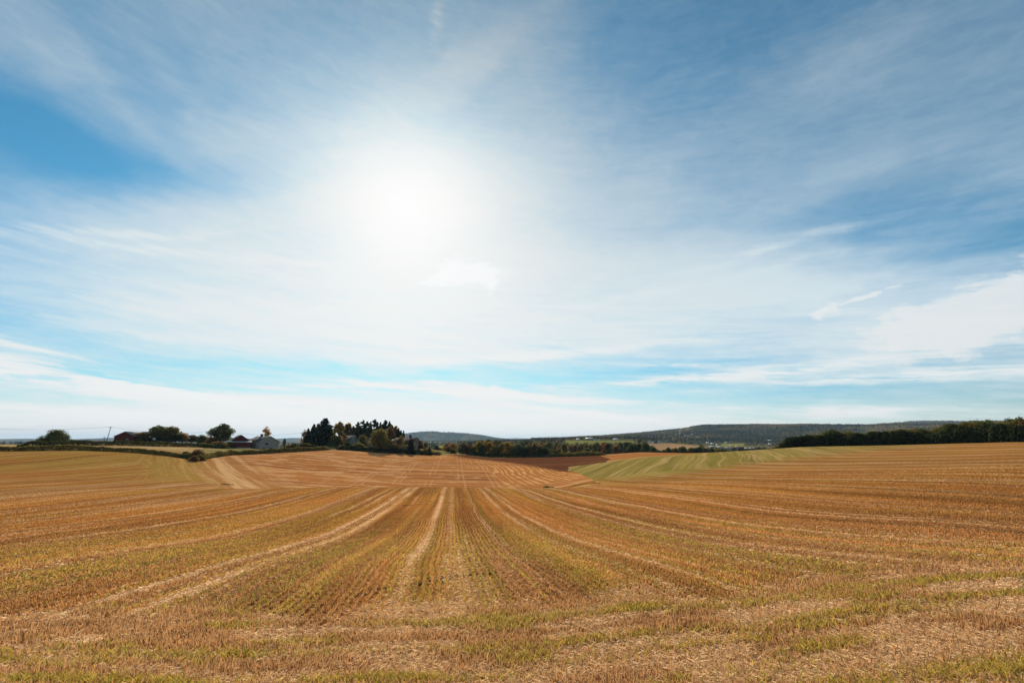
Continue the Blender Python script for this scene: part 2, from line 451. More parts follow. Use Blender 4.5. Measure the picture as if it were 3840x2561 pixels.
def near_pattern(x, y):
    """weights: straw, green, standing(orange), soil"""
    r = np.hypot(x, y)
    wob = (fbm(x / 14, y / 14, 21) - 0.5) * 0.7
    u = x * ca - y * sa + wob; v = y * ca + x * sa
    head = 1 - sst((y - 0.10 * x) + (fbm(x / 1.6, y / 3.0, 31) - 0.5) * 5.0, 12.6, 15.2)
    # long strips
    st = fbm(u * 0.8, v * 0.010, 41, 5, 0.66)
    st2 = fbm(u * 0.6 + 9, v * 0.014, 43, 5, 0.66)
    gz = (fbm(x / 26, y / 26, 49) - 0.5) * 0.55
    grn = 0.48 * sst(fbm(u * 1.1 + 3.3, v * 0.014, 47, 5, 0.66) + gz * 0.8 - 0.05 * sst(x, 15, 50), 0.54, 0.70)
    grn = np.maximum(grn, 0.48 * sst(fbm(u * 2.6 + 13.3, v * 0.02, 48, 4, 0.6) + gz * 0.7, 0.54, 0.68))
    straw = 0.6 * sst(fbm(u * 1.9 + 31, v * 0.012, 52, 4, 0.62), 0.60, 0.74) * (0.4 + 0.6 * vn(u * 2, v * 0.3, 50))
    for c0 in np.arange(-113.55 - 7.2, 130, 8.05):
        k = _h(np.int64(round(c0 * 10)), np.int64(3), 7)
        for s in (-0.8, 0.8):
            d = np.abs(u - (c0 + 7.2 + s))
            wdt = 0.12 + 0.09 * k + 0.0022 * r
            straw = np.maximum(straw, np.exp(-(d / wdt) ** 2) * (0.45 + 0.55 * sst(fbm(v / 9 + c0, u * 0 + s, 53, 3), 0.30, 0.55)) * (0.65 + 0.35 * k) * (0.35 + 0.65 * float(_h(np.int64(round(c0 * 10)), np.int64(5 + (s > 0)), 9)) if abs(c0 + 8.05) > 14 else (1.0 if abs(c0 + 8.05) > 2 else (1.15 if s < 0 else 0.4))))
    stand = sst(st2 + (st - 0.5) * 0.5, 0.42, 0.66)
    # drilled rows, 0.25 m apart, where the standing stubble is still in line
    rowv = 0.5 + 0.5 * np.cos(2 * math.pi * u / 0.25)
    rowm = sst(vn(u * 0.22 + 5, v * 0.04, 61), 0.22, 0.55) * (1 - sst(r, 45, 75))
    # headland running across
    w = y - 0.10 * x + (fbm(x / 6, y / 6, 71) - 0.5) * 0.5
    hg = np.zeros_like(w)
    for w0, sg, x0, x1 in ((6.8, 0.5, 4, 30), (9.0, 0.18, -12, 0), (10.5, 0.19, -30, 34), (12.35, 0.26, -3, 44), (9.55, 0.15, 1, 5)):
        hg = np.maximum(hg, np.exp(-((w - w0) / sg) ** 2) * sst(x, x0 - 1.5, x0 + 1.5) * (1 - sst(x, x1 - 1.5, x1 + 1.5)) * (0.35 + 0.5 * sst(fbm(x / 2.2, y / 1.2, 73, 3), 0.36, 0.58)))
    strip = hg
    hg = np.maximum(hg, 0.55 * sst(fbm(x * 0.45, w * 1.5, 75, 5, 0.6), 0.54, 0.70))
    hs = 0.8 * sst(fbm(x * 0.55, w * 1.5, 77, 5, 0.62) + 0.12 * (1 - sst(w, 9.2, 11)), 0.42, 0.60)
    hst = 0.8 * sst(fbm(x * 0.8, w * 1.6, 79, 5, 0.65), 0.36, 0.64) * (0.6 + 0.4 * sst(w, 10.2, 11))
    hs = hs * (1 - 0.9 * strip); hst = hst * (1 - 0.7 * strip)
    straw = straw * (1 - head) + hs * head
    green = grn * (1 - head) * 0.75 + hg * head
    stand = stand * (1 - head) + hst * head
    rowm = rowm * (1 - head)
    green = green * (1 - 0.8 * straw)
    soil_shade = sst(fbm(x * 2.1, y * 2.1, 81, 3), 0.66, 0.76) * (1 - straw) * 0.8
    shade_spots = np.exp(-((w - 10.12) / 0.16) ** 2) * sst(vn(x * 0.9, 0 * x, 83), 0.45, 0.7) * sst(x, -1, 1) * (1 - sst(x, 7, 10))  # shadow spots on the near side of a green strip, painted dark
    soil_shade = np.maximum(soil_shade, shade_spots)
    return straw, green, stand, soil_shade, rowv, rowm, head, u, v


def furrow_shade(u, v, head):
    """fine lengthwise streaks: furrow shadow painted into the colour as darker lines"""
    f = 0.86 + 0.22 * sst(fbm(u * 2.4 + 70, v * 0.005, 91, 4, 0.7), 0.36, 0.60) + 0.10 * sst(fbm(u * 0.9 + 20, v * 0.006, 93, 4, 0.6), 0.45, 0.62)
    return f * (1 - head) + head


def near_colour(x, y):
    straw, green, stand, soil_shade, rowv, rowm, head, u, v = near_pattern(x, y)
    r = np.hypot(x, y)
    c = lerp(np.broadcast_to(BROWN, x.shape + (3,)), ORANGE, stand)
    c = lerp(c, GREEN, np.clip(green * (0.45 + 0.55 * rowv * rowm + 0.35 * (1 - rowm)), 0, 1))
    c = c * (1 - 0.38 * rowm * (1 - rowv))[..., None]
    c = c * furrow_shade(u, v, head)[..., None]  # painted furrow shadow darkens the ground colour
    c = lerp(c, STRAW * 1.1, np.clip(straw, 0, 1))
    c = lerp(c, SOIL_SHADE, np.clip(soil_shade * 0.5, 0, 1) * (1 - sst(r, 30, 70)))
    return c * np.array((0.76, 0.69, 0.64))


def gully(x, y):
    """signed distance (m) from the gully line, + on the right-hand field side"""
    ax, ay, bx, by = -124.0, 184.0, -58.0, 100.0
    tx, ty = bx - ax, by - ay; n = math.hypot(tx, ty); tx /= n; ty /= n
    return (x - ax) * -ty * 1.0 + (y - ay) * tx, (x - ax) * tx + (y - ay) * ty


def left_colour(x, y):
    g, gl = gully(x, y)
    u = x * ca - y * sa + (fbm(x / 25, y / 25, 149) - 0.5) * 2; v = y * ca + x * sa
    k = sst(-g, 9, 18)                                     # 1 away from the gully
    st = fbm(u * 0.42, v * 0.008, 141, 5, 0.64) * k + fbm(g * 0.5, gl * 0.02, 143, 4, 0.6) * (1 - k)
    c = lerp(np.broadcast_to(np.array((0.34, 0.15, 0.045)), x.shape + (3,)), np.array((0.35, 0.235, 0.065)), 0.9 * sst(st + 0.16 * sst(y, 100, 180) + 0.10 * (1 - k), 0.44, 0.64))
    c = lerp(c, np.array((0.23, 0.10, 0.035)), 0.9 * sst(fbm(u * 0.62 + 50, v * 0.009, 145, 5, 0.65), 0.52, 0.68) * k)
    return (lerp(c, np.array((0.50, 0.32, 0.13)), 0.75 * sst(fbm(u * 0.8 * k + g * 0.8 * (1 - k), v * 0.012 * k + gl * 0.02 * (1 - k), 147, 4, 0.6), 0.58, 0.74))) * np.array((0.98, 0.84, 0.70))


def mid_colour(x, y):
    g, gl = gully(x, y)
    u = x * ca - y * sa; v = y * ca + x * sa
    r = np.hypot(x, y)
    base = np.broadcast_to(np.array((0.40, 0.170, 0.052)), x.shape + (3,))
    yy = y + 0.02 * x + (fbm(x / 40, y / 40, 151) - 0.5) * 6
    st = fbm(x * 0.006, yy * 0.36, 153, 5, 0.66)
    c = lerp(base, np.array((0.53, 0.28, 0.11)), sst(st, 0.47, 0.68))
    c = lerp(c, np.array((0.255, 0.105, 0.042)), 0.9 * sst(fbm(x * 0.010, yy * 0.34 + 40, 155, 4, 0.6), 0.54, 0.70))
    c = lerp(c, np.array((0.56, 0.33, 0.15)), 0.7 * sst(fbm(x / 7, yy / 3.0, 156, 4, 0.6) + 0.10 * sst(-x, 20, 70), 0.60, 0.72))
    k = 1 - sst(g, 10, 26)
    c = lerp(c, lerp(np.broadcast_to(np.array((0.36, 0.17, 0.06)), x.shape + (3,)), np.array((0.56, 0.35, 0.16)), sst(fbm(g * 0.6, gl * 0.015, 157, 5, 0.64), 0.42, 0.62)), k * 0.85)
    # tramlines going away
    for c0 in (-42.2, -30.6, -19.0, -8.0, 3.4, 15.0):
        for s in (-0.95, 0.95):
            c = lerp(c, np.array((0.62, 0.37, 0.17)), 0.5 * np.exp(-((u - c0 - s + (fbm(v / 12, u * 0 + c0, 160) - 0.5) * 0.6) / 0.26) ** 2) * sst(fbm(v / 9 + c0, u * 0 + s, 159, 3), 0.30, 0.52))
    # right-hand block: swaths going away
    S = x + (y - 150) * 0.05
    sw = 0.5 + 0.5 * np.cos(2 * math.pi * (u + 0.8 * np.sin(v / 13) + (fbm(x / 30, y / 30, 161) - 0.5) * 3 + (fbm(u * 0.3, v * 0.01, 162) - 0.5) * 3.5) / 2.6)
    m = sst(u - (250 - v) * -0.02, 15, 21) * sst(v, 150, 165) * (1 - sst(v + 0.9 * (u - 20) , 235, 262))
    m2 = sst(u, 0, 10) * sst(v, 205, 222) * (1 - sst(v, 250, 275))
    m = np.maximum(m, 0.6 * m2)
    c = lerp(c, np.array((0.42, 0.175, 0.05)), m * 0.8)
    c = lerp(c, np.array((0.62, 0.35, 0.14)), m * sst(sw + (fbm(x / 5, y / 5, 163) - 0.5) * 0.9, 0.72, 0.98))
    return (c) * np.array((1.14, 1.02, 0.96))


def dark_colour(x, y):  # dark brown field with random streaks
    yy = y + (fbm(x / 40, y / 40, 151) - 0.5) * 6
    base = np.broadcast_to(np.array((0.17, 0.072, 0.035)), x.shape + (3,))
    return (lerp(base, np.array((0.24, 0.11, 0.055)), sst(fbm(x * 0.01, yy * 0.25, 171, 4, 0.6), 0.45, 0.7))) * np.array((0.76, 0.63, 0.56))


def green_colour(x, y):
    cg, sg = math.cos(math.radians(24)), math.sin(math.radians(24))
    wb = (fbm(x / 30, y / 30, 181) - 0.5) * 3
    u = x * cg - y * sg + wb; v = y * cg + x * sg
    u2 = x * ca - y * sa + wb; v2 = y * ca + x * sa
    k = sst(y + 0.32 * x - 30 + (fbm(x / 6, y / 6, 182) - 0.5) * 6, 118, 130)   # 0 on the headland along the lower edge
    base = np.broadcast_to(np.array((0.245, 0.195, 0.042)), x.shape + (3,))
    n1 = fbm(u * 0.55, v * 0.009, 183, 6, 0.72) * k + fbm(u2 * 0.12, v2 * 0.02 + x * 0.01, 184, 4) * (1 - k)
    c = lerp(base, np.array((0.34, 0.26, 0.066)), sst(n1, 0.45, 0.66))
    c = lerp(c, np.array((0.44, 0.31, 0.11)), 0.9 * k * sst(fbm(u * 0.6 + 7, v * 0.011, 185, 6, 0.68), 0.50, 0.66))
    return (lerp(c, np.array((0.18, 0.145, 0.036)), 0.8 * sst(fbm(u * 0.5 + 27, v * 0.009, 187, 4, 0.6), 0.56, 0.70) * k)) * np.array((1.02, 0.92, 0.98))


def orange_colour(x, y):
    base = np.broadcast_to(np.array((0.40, 0.165, 0.048)), x.shape + (3,))
    return (lerp(base, np.array((0.53, 0.28, 0.11)), sst(fbm(x * 0.02, y * 0.12, 191, 4, 0.6), 0.50, 0.72))) * np.array((0.96, 0.88, 0.84))


# ------------------------------------------------------------------ mesh helpers
def np_mesh(name, V, Fq, mats, tint=None, smooth=False, midx=None):
    me = bpy.data.meshes.new(name)
    V = np.ascontiguousarray(V, np.float32); Fq = np.ascontiguousarray(Fq, np.int32)
    n, k = Fq.shape
    me.vertices.add(len(V)); me.vertices.foreach_set('co', V.ravel())
    me.loops.add(n * k); me.loops.foreach_set('vertex_index', Fq.ravel())
    me.polygons.add(n)
    me.polygons.foreach_set('loop_start', np.arange(0, n * k, k, dtype=np.int32))
    me.polygons.foreach_set('loop_total', np.full(n, k, np.int32))
    if smooth: me.polygons.foreach_set('use_smooth', np.ones(n, bool))
    for m in (mats if isinstance(mats, (list, tuple)) else [mats]): me.materials.append(m)
    if midx is not None: me.polygons.foreach_set('material_index', np.ascontiguousarray(midx, np.int32))
    if tint is not None:
        at = me.attributes.new('tint', 'FLOAT_COLOR', 'POINT')
        c = np.ones((len(V), 4), np.float32); c[:, :3] = tint
        at.data.foreach_set('color', c.ravel())
    me.update(calc_edges=True)
    me.validate()
    return me


def link(name, me, parent=None):
    o = bpy.data.objects.new(name, me)
    COL.objects.link(o)
    if parent: o.parent = parent
    return o


def tag(o, label=None, cat=None, group=None, kind=None):
    if label: o['label'] = label
    if cat: o['category'] = cat
    if group: o['group'] = group
    if kind: o['kind'] = kind
    return o


def new_mat(name):
    m = bpy.data.materials.new(name); m.use_nodes = True
    m.node_tree.nodes.clear(); S.nt = m.node_tree
    return m, m.node_tree


def finish(nt_, shader):
    o = nt_.nodes.new('ShaderNodeOutputMaterial'); nt_.links.new(shader, o.inputs[0])


def attr(name):
    n = S.nt.nodes.new('ShaderNodeAttribute'); n.attribute_name = name
    return S(n.outputs['Color'])


def ocoord():
    return S(S.nt.nodes.new('ShaderNodeTexCoord').outputs['Object'])


def bsdf(col, rough=0.9, spec=0.15, bump=None, bstr=0.4, bdist=0.05):
    n = S.nt.nodes.new('ShaderNodeBsdfPrincipled')
    S.put(n.inputs['Base Color'], col)
    n.inputs['Roughness'].default_value = rough
    n.inputs['Specular IOR Level'].default_value = spec
    if bump is not None:
        b = S.nt.nodes.new('ShaderNodeBump'); b.inputs['Strength'].default_value = bstr; b.inputs['Distance'].default_value = bdist
        S.nt.links.new(bump.s, b.inputs['Height']); S.nt.links.new(b.outputs[0], n.inputs['Normal'])
    return n.outputs[0]


def ground_mat(name, s1, s2, amp, bstr, bdist):
    m, t = new_mat(name)
    co = ocoord()
    n1 = noise(co, s1, 4.0, 0.6); n2 = noise(co, s2, 3.0, 0.6)
    f = (1.0 - amp) + (n1 * 0.6 + n2 * 0.4) * (2 * amp)
    c = scalec(attr('tint'), f)
    finish(t, bsdf(c, 1.0, 0.0, n1 + n2 * 0.5, bstr, bdist))
    return m


M_near = ground_mat('stubble_ground', 26.0, 7.0, 0.42, 0.7, 0.06)
M_field = ground_mat('distant_stubble', 1.1, 0.33, 0.46, 0.7, 0.3)
M_land = ground_mat('land', 0.06, 0.4, 0.45, 0.8, 3.0)

# ------------------------------------------------------------------ ground sheet, cut into its fields along shared edges
NA, NR = GX.shape
PX, PY = project(GX, GY, GZ + EYE)
lines = {n: LR[i][:, None] for i, n in ((6, 'N5'), (7, 'V'), (8, 'M1'), (9, 'M2'), (10, 'P'), (11, 'D'))}
edge_noise = (fbm(GX / 5, GY / 5, 201) - 0.5)
gd, gl_ = gully(GX, GY)
front = GY > 0
ybg = np.interp(PX, [2150, 2250, 2500, 2900, 3300, 3840, 4200], [1830, 1812, 1795, 1742, 1700, 1662, 1640])
isV = PX < 2252
near = np.where(isV, RR < lines['V'] - 2, (PY > ybg + edge_noise * 12) & (RR < lines['M1'])) | (RR < 60) | ~front
left = ~near & (RR < lines['M2'] + 1) & (gd < 0) & (PX < 1100) & front
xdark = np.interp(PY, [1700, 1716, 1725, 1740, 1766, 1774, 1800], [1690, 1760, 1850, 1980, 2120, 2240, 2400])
mid = ~near & ~left & (RR < lines['M2'] + 1) & (PX < xdark + edge_noise * 20) & (PX < np.interp(PY, [1762, 1815], [2140, 2258]) + edge_noise * 14)
greenf = ~near & ~left & ~mid & (PX > 2130) & (RR < lines['M1'] + 26 + 20 * sst(PX, 2600, 3000)) & (PY > np.interp(PX, [2130, 2160], [1770, 1500]) - 2)
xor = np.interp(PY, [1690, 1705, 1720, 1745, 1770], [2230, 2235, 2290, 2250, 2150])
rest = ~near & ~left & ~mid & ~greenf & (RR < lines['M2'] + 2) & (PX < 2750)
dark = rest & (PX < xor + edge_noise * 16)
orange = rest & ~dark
zone = np.zeros((NA, NR), int)
for i, z in enumerate((near, left, mid, dark, orange, greenf), 1): zone[z] = i

tint = np.zeros((NA, NR, 3))
far_n = fbm(GX / 160, GY / 160, 211, 5, 0.6)
far = lerp(np.broadcast_to(np.array((0.060, 0.060, 0.022)), (NA, NR, 3)), np.array((0.19, 0.13, 0.045)), sst(far_n, 0.44, 0.66))
far = lerp(far, np.array((0.13, 0.105, 0.04)), 0.7 * sst(fbm(GX / 230, GY / 110, 213, 4), 0.64, 0.74) * sst(RR, 2000, 2600))
grass = lerp(np.broadcast_to(np.array((0.17, 0.15, 0.045)), (NA, NR, 3)), np.array((0.32, 0.23, 0.09)), sst(fbm(GX / 9, GY / 14, 215), 0.4, 0.65))
far = np.where((RR < 470)[..., None], grass, far)


def patch(x0, x1, y0, y1, r0, r1, colr):
    global far
    m = (PX > x0 + edge_noise * 6) & (PX < x1 + edge_noise * 8) & (PY > y0) & (PY < y1) & (RR > r0) & (RR < r1) & front
    cc = np.array(colr) * (0.8 + 0.4 * fbm(GX / 30, GY / 90, 217))[..., None]
    far = np.where(m[..., None], cc, far)


patch(2110, 2375, 1651.5, 1672, 700, 1320, (0.20, 0.19, 0.05))
patch(2415, 2620, 1662, 1700, 700, 1450, (0.40, 0.235, 0.105))
patch(1640, 1730, 1672, 1698, 500, 1600, (0.26, 0.25, 0.06))
patch(2705, 2790, 1663, 1674, 1300, 2400, (0.22, 0.20, 0.05))
patch(1595, 1640, 1653, 1660, 3000, 7000, (0.30, 0.28, 0.09))
patch(1680, 1720, 1652, 1656, 3000, 7000, (0.24, 0.22, 0.08))
patch(2600, 2680, 1676, 1684, 900, 1600, (0.28, 0.20, 0.09))
# the stubble strip on the left-hand rise
stripm = (RR > lines['M2'] + 12) & (RR < lines['P'] + 25) & (PX < 760) & front & (RR < 470)
far = np.where(stripm[..., None], lerp(np.broadcast_to(np.array((0.40, 0.23, 0.085)), (NA, NR, 3)), np.array((0.50, 0.32, 0.14)), sst(fbm(GX / 30, GY / 3, 219), 0.4, 0.65)), far)
tint[:] = far
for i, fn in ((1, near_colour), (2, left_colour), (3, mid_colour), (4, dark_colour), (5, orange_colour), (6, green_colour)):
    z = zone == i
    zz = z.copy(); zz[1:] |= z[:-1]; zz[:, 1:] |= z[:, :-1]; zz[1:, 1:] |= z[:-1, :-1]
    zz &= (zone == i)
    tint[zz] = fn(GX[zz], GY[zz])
# soft change between the near field and what it runs into
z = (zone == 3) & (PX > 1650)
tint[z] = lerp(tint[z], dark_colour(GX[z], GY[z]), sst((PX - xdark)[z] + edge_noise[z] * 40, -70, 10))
z = ((zone == 2) | (zone == 3)) & (np.abs(gd) < 9)
tint[z] = lerp(left_colour(GX[z], GY[z]), mid_colour(GX[z], GY[z]), sst(gd[z] + edge_noise[z] * 9, -7, 7))
z = (zone == 2) & (RR < lines['V'] + 40)
tint[z] = lerp(near_colour(GX[z], GY[z]), tint[z], sst((RR - lines['V'])[z] + edge_noise[z] * 14, 2, 36))
z = zone == 6
tint[z] = lerp(tint[z], near_colour(GX[z], GY[z]), 0.55 * sst(PX[z], 2850, 3700))
z = (zone == 6) & (PY > ybg - 40)
tint[z] = lerp(near_colour(GX[z], GY[z]), tint[z], sst((ybg - PY)[z] + edge_noise[z] * 16, -4, 30))
idx = np.arange(NA * NR).reshape(NA, NR)
quads = np.stack([idx[:-1, :-1], idx[1:, :-1], idx[1:, 1:], idx[:-1, 1:]], -1).reshape(-1, 4)[:, ::-1]
fz = zone[:-1, :-1].reshape(-1)
VV = np.stack([GX, GY, GZ + EYE], -1).reshape(-1, 3)
TT = tint.reshape(-1, 3)
for i, (nm, mt) in enumerate((('land', M_land), ('stubble_field', M_near), ('left_field', M_field), ('middle_field', M_field), ('dark_brown_field', M_field), ('far_stubble_field', M_field), ('green_field', M_field))):
    q = quads[fz == i]
    used, inv_ = np.unique(q, return_inverse=True)
    me = np_mesh(nm, VV[used], inv_.reshape(-1, 4), mt, TT[used], smooth=True)
    o = link(nm, me)
    tag(o, kind='structure')

# ------------------------------------------------------------------ stubble, regrowth and lying straw as real blades
rng = np.random.default_rng(11)


def blade_mat():
    m, t = new_mat('straw_blades')
    c = attr('tint')
    d = t.nodes.new('ShaderNodeBsdfDiffuse'); S.put(d.inputs[0], c)
    tr = t.nodes.new('ShaderNodeBsdfTranslucent'); S.put(tr.inputs[0], c)
    mx = t.nodes.new('ShaderNodeMixShader'); mx.inputs[0].default_value = 0.52
    t.links.new(d.outputs[0], mx.inputs[1]); t.links.new(tr.outputs[0], mx.inputs[2])
    finish(t, mx.outputs[0])
    return m


M_blade = blade_mat()


def make_blades(N, r0, r1):
    a = rng.uniform(-0.92, 0.92, N); r = r0 * (r1 / r0) ** rng.random(N)
    x, y = r * np.sin(a), r * np.cos(a)
    straw, green, stand, soil_shade, rowv, rowm, head, u, v = near_pattern(x, y)
    rnd = rng.random(N)
    snap = (rowm > 0.25) & (rnd < 0.9)
    du = np.where(snap, np.round(u / 0.25) * 0.25 - u + rng.normal(0, 0.022, N), 0)
    x = x + du * ca; y = y - du * sa
    p1 = np.clip(straw, 0, 1) * 0.95
    p2 = np.clip(green, 0, 1) * 0.95
    q = rng.random(N)
    kind = np.where(q < p1, 0, np.where(rng.random(N) < p2, 1, np.where(rng.random(N) < 0.35 + 0.6 * stand, 2, 3)))
    keep = (rng.random(N) > 0.75 * soil_shade) & (rng.random(N) > sst(r, 60, 124)) & (y > 0)
    keep &= ~((r > 60) & (np.interp(a, [0.42, 0.6, 0.92], [125, 100, 92]) < r))
    x, y, r, kind, stand, head, u, v = x[keep], y[keep], r[keep], kind[keep], stand[keep], head[keep], u[keep], v[keep]
    n = len(x)
    z = Hgt(x, y)
    lying = (kind == 0) | ((kind == 3) & (rng.random(n) < 0.6))
    rm = rng.uniform
    Ln = np.where(lying, rm(0.045, 0.155, n), np.where(kind == 1, rm(0.06, 0.15, n) * (1 + 0.3 * head), np.where(kind == 2, rm(0.07, 0.15, n) * (0.85 + 0.3 * head), rm(0.04, 0.10, n))))
    tilt = np.where(lying, rm(0, 0.45, n), rm(1.05, 1.6, n))
    ph = rm(0, 2 * math.pi, n)
    dirv = np.stack([np.cos(tilt) * np.cos(ph), np.cos(tilt) * np.sin(ph), np.sin(tilt)], -1)
    ps = rm(0, 2 * math.pi, n)
    hor_ = np.stack([np.cos(ps), np.sin(ps), np.zeros(n)], -1)
    side = np.cross(dirv, hor_); sn = np.linalg.norm(side, axis=1, keepdims=True)
    side = np.where(sn > 0.05, side / np.maximum(sn, 1e-6), np.array([1.0, 0, 0]))
    wd = (0.0026 + 0.00050 * r) * rm(0.7, 1.4, n) * np.where(kind == 1, 1.2, 1.0)
    base = np.stack([x, y, z + np.where(lying, rm(0.004, 0.05, n), -0.01)], -1)
    mid = base + dirv * (Ln * 0.6)[:, None]
    bend = np.stack([np.cos(ph), np.sin(ph), np.zeros(n)], -1) * (Ln * np.where(kind == 1, 0.3, 0.05))[:, None]
    tip = base + dirv * Ln[:, None] + bend
    s = side * wd[:, None]
    V = np.stack([base - s, base + s, mid + s * 0.9, tip + s * 0.35, tip - s * 0.35, mid - s * 0.9], 1).reshape(-1, 3)
    i = np.arange(n)[:, None] * 6
    Fq = np.concatenate([i + np.array([[0, 1, 2, 5]]), i + np.array([[5, 2, 3, 4]])])
    b = (1 + (rm(0.65, 1.3, n) - 1) * (1 - 0.65 * sst(r, 18, 65)))[:, None]
    C = np.where((kind == 0)[:, None], STRAW * b, np.where((kind == 1)[:, None], GREEN * b * np.stack([rm(0.85, 1.2, n), np.ones(n), rm(0.8, 1.3, n)], -1), np.where((kind == 2)[:, None], lerp(np.broadcast_to(ORANGE * 1.12, (n, 3)), STRAW, rm(0, 0.3, n)) * b, lerp(np.broadcast_to(BROWN * 1.1, (n, 3)), STRAW, rm(0, 0.65, n) * (1 - 0.6 * sst(r, 18, 60))) * b)))
    C = np.where(((kind == 2) & (head > 0.5))[:, None], lerp(C, STRAW * 0.8, np.full(n, 0.28)), C)
    C = C * np.where(kind == 0, 1.1, furrow_shade(u, v, head))[:, None]
    C = lerp(C, near_colour(x, y) * 1.5, 0.75 * sst(r, 22, 66))
    return V, Fq, np.repeat(C, 6, axis=0)


bV, bF, bC = make_blades(760000, 6.5, 124.0)
tag(link('stubble', np_mesh('stubble', bV, bF, M_blade, np.clip(bC, 0, 0.95))), kind='stuff')

# clods of bare earth thrown up where the drill rows were crossed
def clods():
    V, Fq = [], []
    oct_v = np.array([(1, 0, 0), (0, 1, 0), (-1, 0, 0), (0, -1, 0), (0, 0, 1), (0, 0, -0.6)], float)
    oct_f = np.array([(0, 1, 4), (1, 2, 4), (2, 3, 4), (3, 0, 4), (1, 0, 5), (2, 1, 5), (3, 2, 5), (0, 3, 5)])
    spots = []
    for (x0, y0, x1, y1, n, sp) in ((1360, 2215, 1660, 2185, 60, 6), (1560, 2195, 1720, 2160, 60, 6), (1600, 2170, 1850, 2150, 60, 4), (1330, 2235, 1420, 2222, 30, 7), (1980, 2120, 2060, 2150, 20, 8), (1500, 1897, 1700, 1884, 70, 1.5), (1610, 1880, 1640, 1878, 16, 1.5), (3020, 2318, 3140, 2326, 40, 6), (1700, 2550, 1790, 2540, 14, 6), (2560, 2440, 2700, 2430, 40, 8), (2400, 2505, 2460, 2500, 16, 6)):
        for k in range(n):
            t = rng.random()
            px, py = x0 + (x1 - x0) * t + rng.normal(0, sp), y0 + (y1 - y0) * t + rng.normal(0, sp * 0.5)
            spots.append(hit(px, py))
    for (X, Y, Z, r) in spots:
        s = rng.uniform(0.018, 0.045) * (1 + r / 60)
        v = oct_v * s * rng.uniform(0.7, 1.3, (6, 3)) * np.array((1.3, 1, 0.8))
        Fq.append(oct_f + 6 * len(V)); V.append(v + np.array((X, Y, Z + s * 0.2)))
    m, t = new_mat('dark_soil')
    finish(t, bsdf(scalec((0.10, 0.06, 0.036), noise(ocoord(), 20.0) + 0.6), 0.95, 0.05))
    o = link('clods', np_mesh('clods', np.concatenate(V), np.concatenate(Fq), m))
    tag(o, kind='stuff')


clods()

# ------------------------------------------------------------------ trees
def leaf_mat(name, trans):
    m, t = new_mat(name)
    oi = t.nodes.new('ShaderNodeObjectInfo')
    co = ocoord()
    n1 = noise(co, 0.55, 2.0); n2 = noise(co, 3.0, 2.0)
    c = scalec(S(oi.outputs['Color']), n1 * 1.1 + n2 * 0.7 + 0.1)
    c = mixc(n2, c, mulc(c, (1.35, 1.0, 0.75)))
    d = t.nodes.new('ShaderNodeBsdfDiffuse'); S.put(d.inputs[0], c)
    tr = t.nodes.new('ShaderNodeBsdfTranslucent'); S.put(tr.inputs[0], c)
    mx = t.nodes.new('ShaderNodeMixShader'); mx.inputs[0].default_value = trans
    t.links.new(d.outputs[0], mx.inputs[1]); t.links.new(tr.outputs[0], mx.inputs[2])
    finish(t, mx.outputs[0])
    return m


M_leaf = leaf_mat('leaves', 0.5)
M_needle = leaf_mat('needles', 0.28)
mb, tb = new_mat('bark')
finish(tb, bsdf(mixc(noise(ocoord(), 4.0), (0.035, 0.026, 0.02, 1), (0.11, 0.085, 0.065, 1)), 0.95, 0.05))
M_bark = mb
mb2, tb2 = new_mat('pale_bark')
finish(tb2, bsdf(mixc(noise(ocoord(), 3.0), (0.10, 0.085, 0.07, 1), (0.42, 0.38, 0.33, 1)), 0.9, 0.1))
M_pale = mb2


def leaves(P, size, g, asp=0.55, up=None):
    n = len(P)
    t = g.normal(size=(n, 3)); t /= np.linalg.norm(t, axis=1, keepdims=True)
    if up is not None: t = t * (1 - up) + np.array((0, 0, 1.0)) * up * g.choice([-1, 1], (n, 1))
    b = np.cross(t, g.normal(size=(n, 3))); b /= np.linalg.norm(b, axis=1, keepdims=True) + 1e-9
    s = (np.asarray(size) * g.uniform(0.6, 1.3, n))[:, None]
    V = np.stack([P - t * s * 0.5, P + b * s * asp * 0.5 + t * s * 0.05, P + t * s * 0.5, P - b * s * asp * 0.5 + t * s * 0.05], 1).reshape(-1, 3)
    return V, np.arange(4 * n).reshape(n, 4)


def tube(pts, rad, sides=7):
    pts = np.array(pts, float); V, Fq = [], []
    for i, p in enumerate(pts):
        d = pts[min(i + 1, len(pts) - 1)] - pts[max(i - 1, 0)]; d /= np.linalg.norm(d) + 1e-9
        a = np.cross(d, (0.3, 1, 0.1)); a /= np.linalg.norm(a) + 1e-9; b = np.cross(d, a)
        for k in range(sides):
            w = 2 * math.pi * k / sides
            V.append(p + (a * math.cos(w) + b * math.sin(w)) * rad[i])
    for i in range(len(pts) - 1):
        for k in range(sides):
            k2 = (k + 1) % sides
            Fq.append((i * sides + k, i * sides + k2, (i + 1) * sides + k2, (i + 1) * sides + k))
    return np.array(V), np.array(Fq)


def join(parts):
    V, Fq, o = [], [], 0
    for v, f in parts: V.append(v); Fq.append(f + o); o += len(v)
    return np.concatenate(V), np.concatenate(Fq)


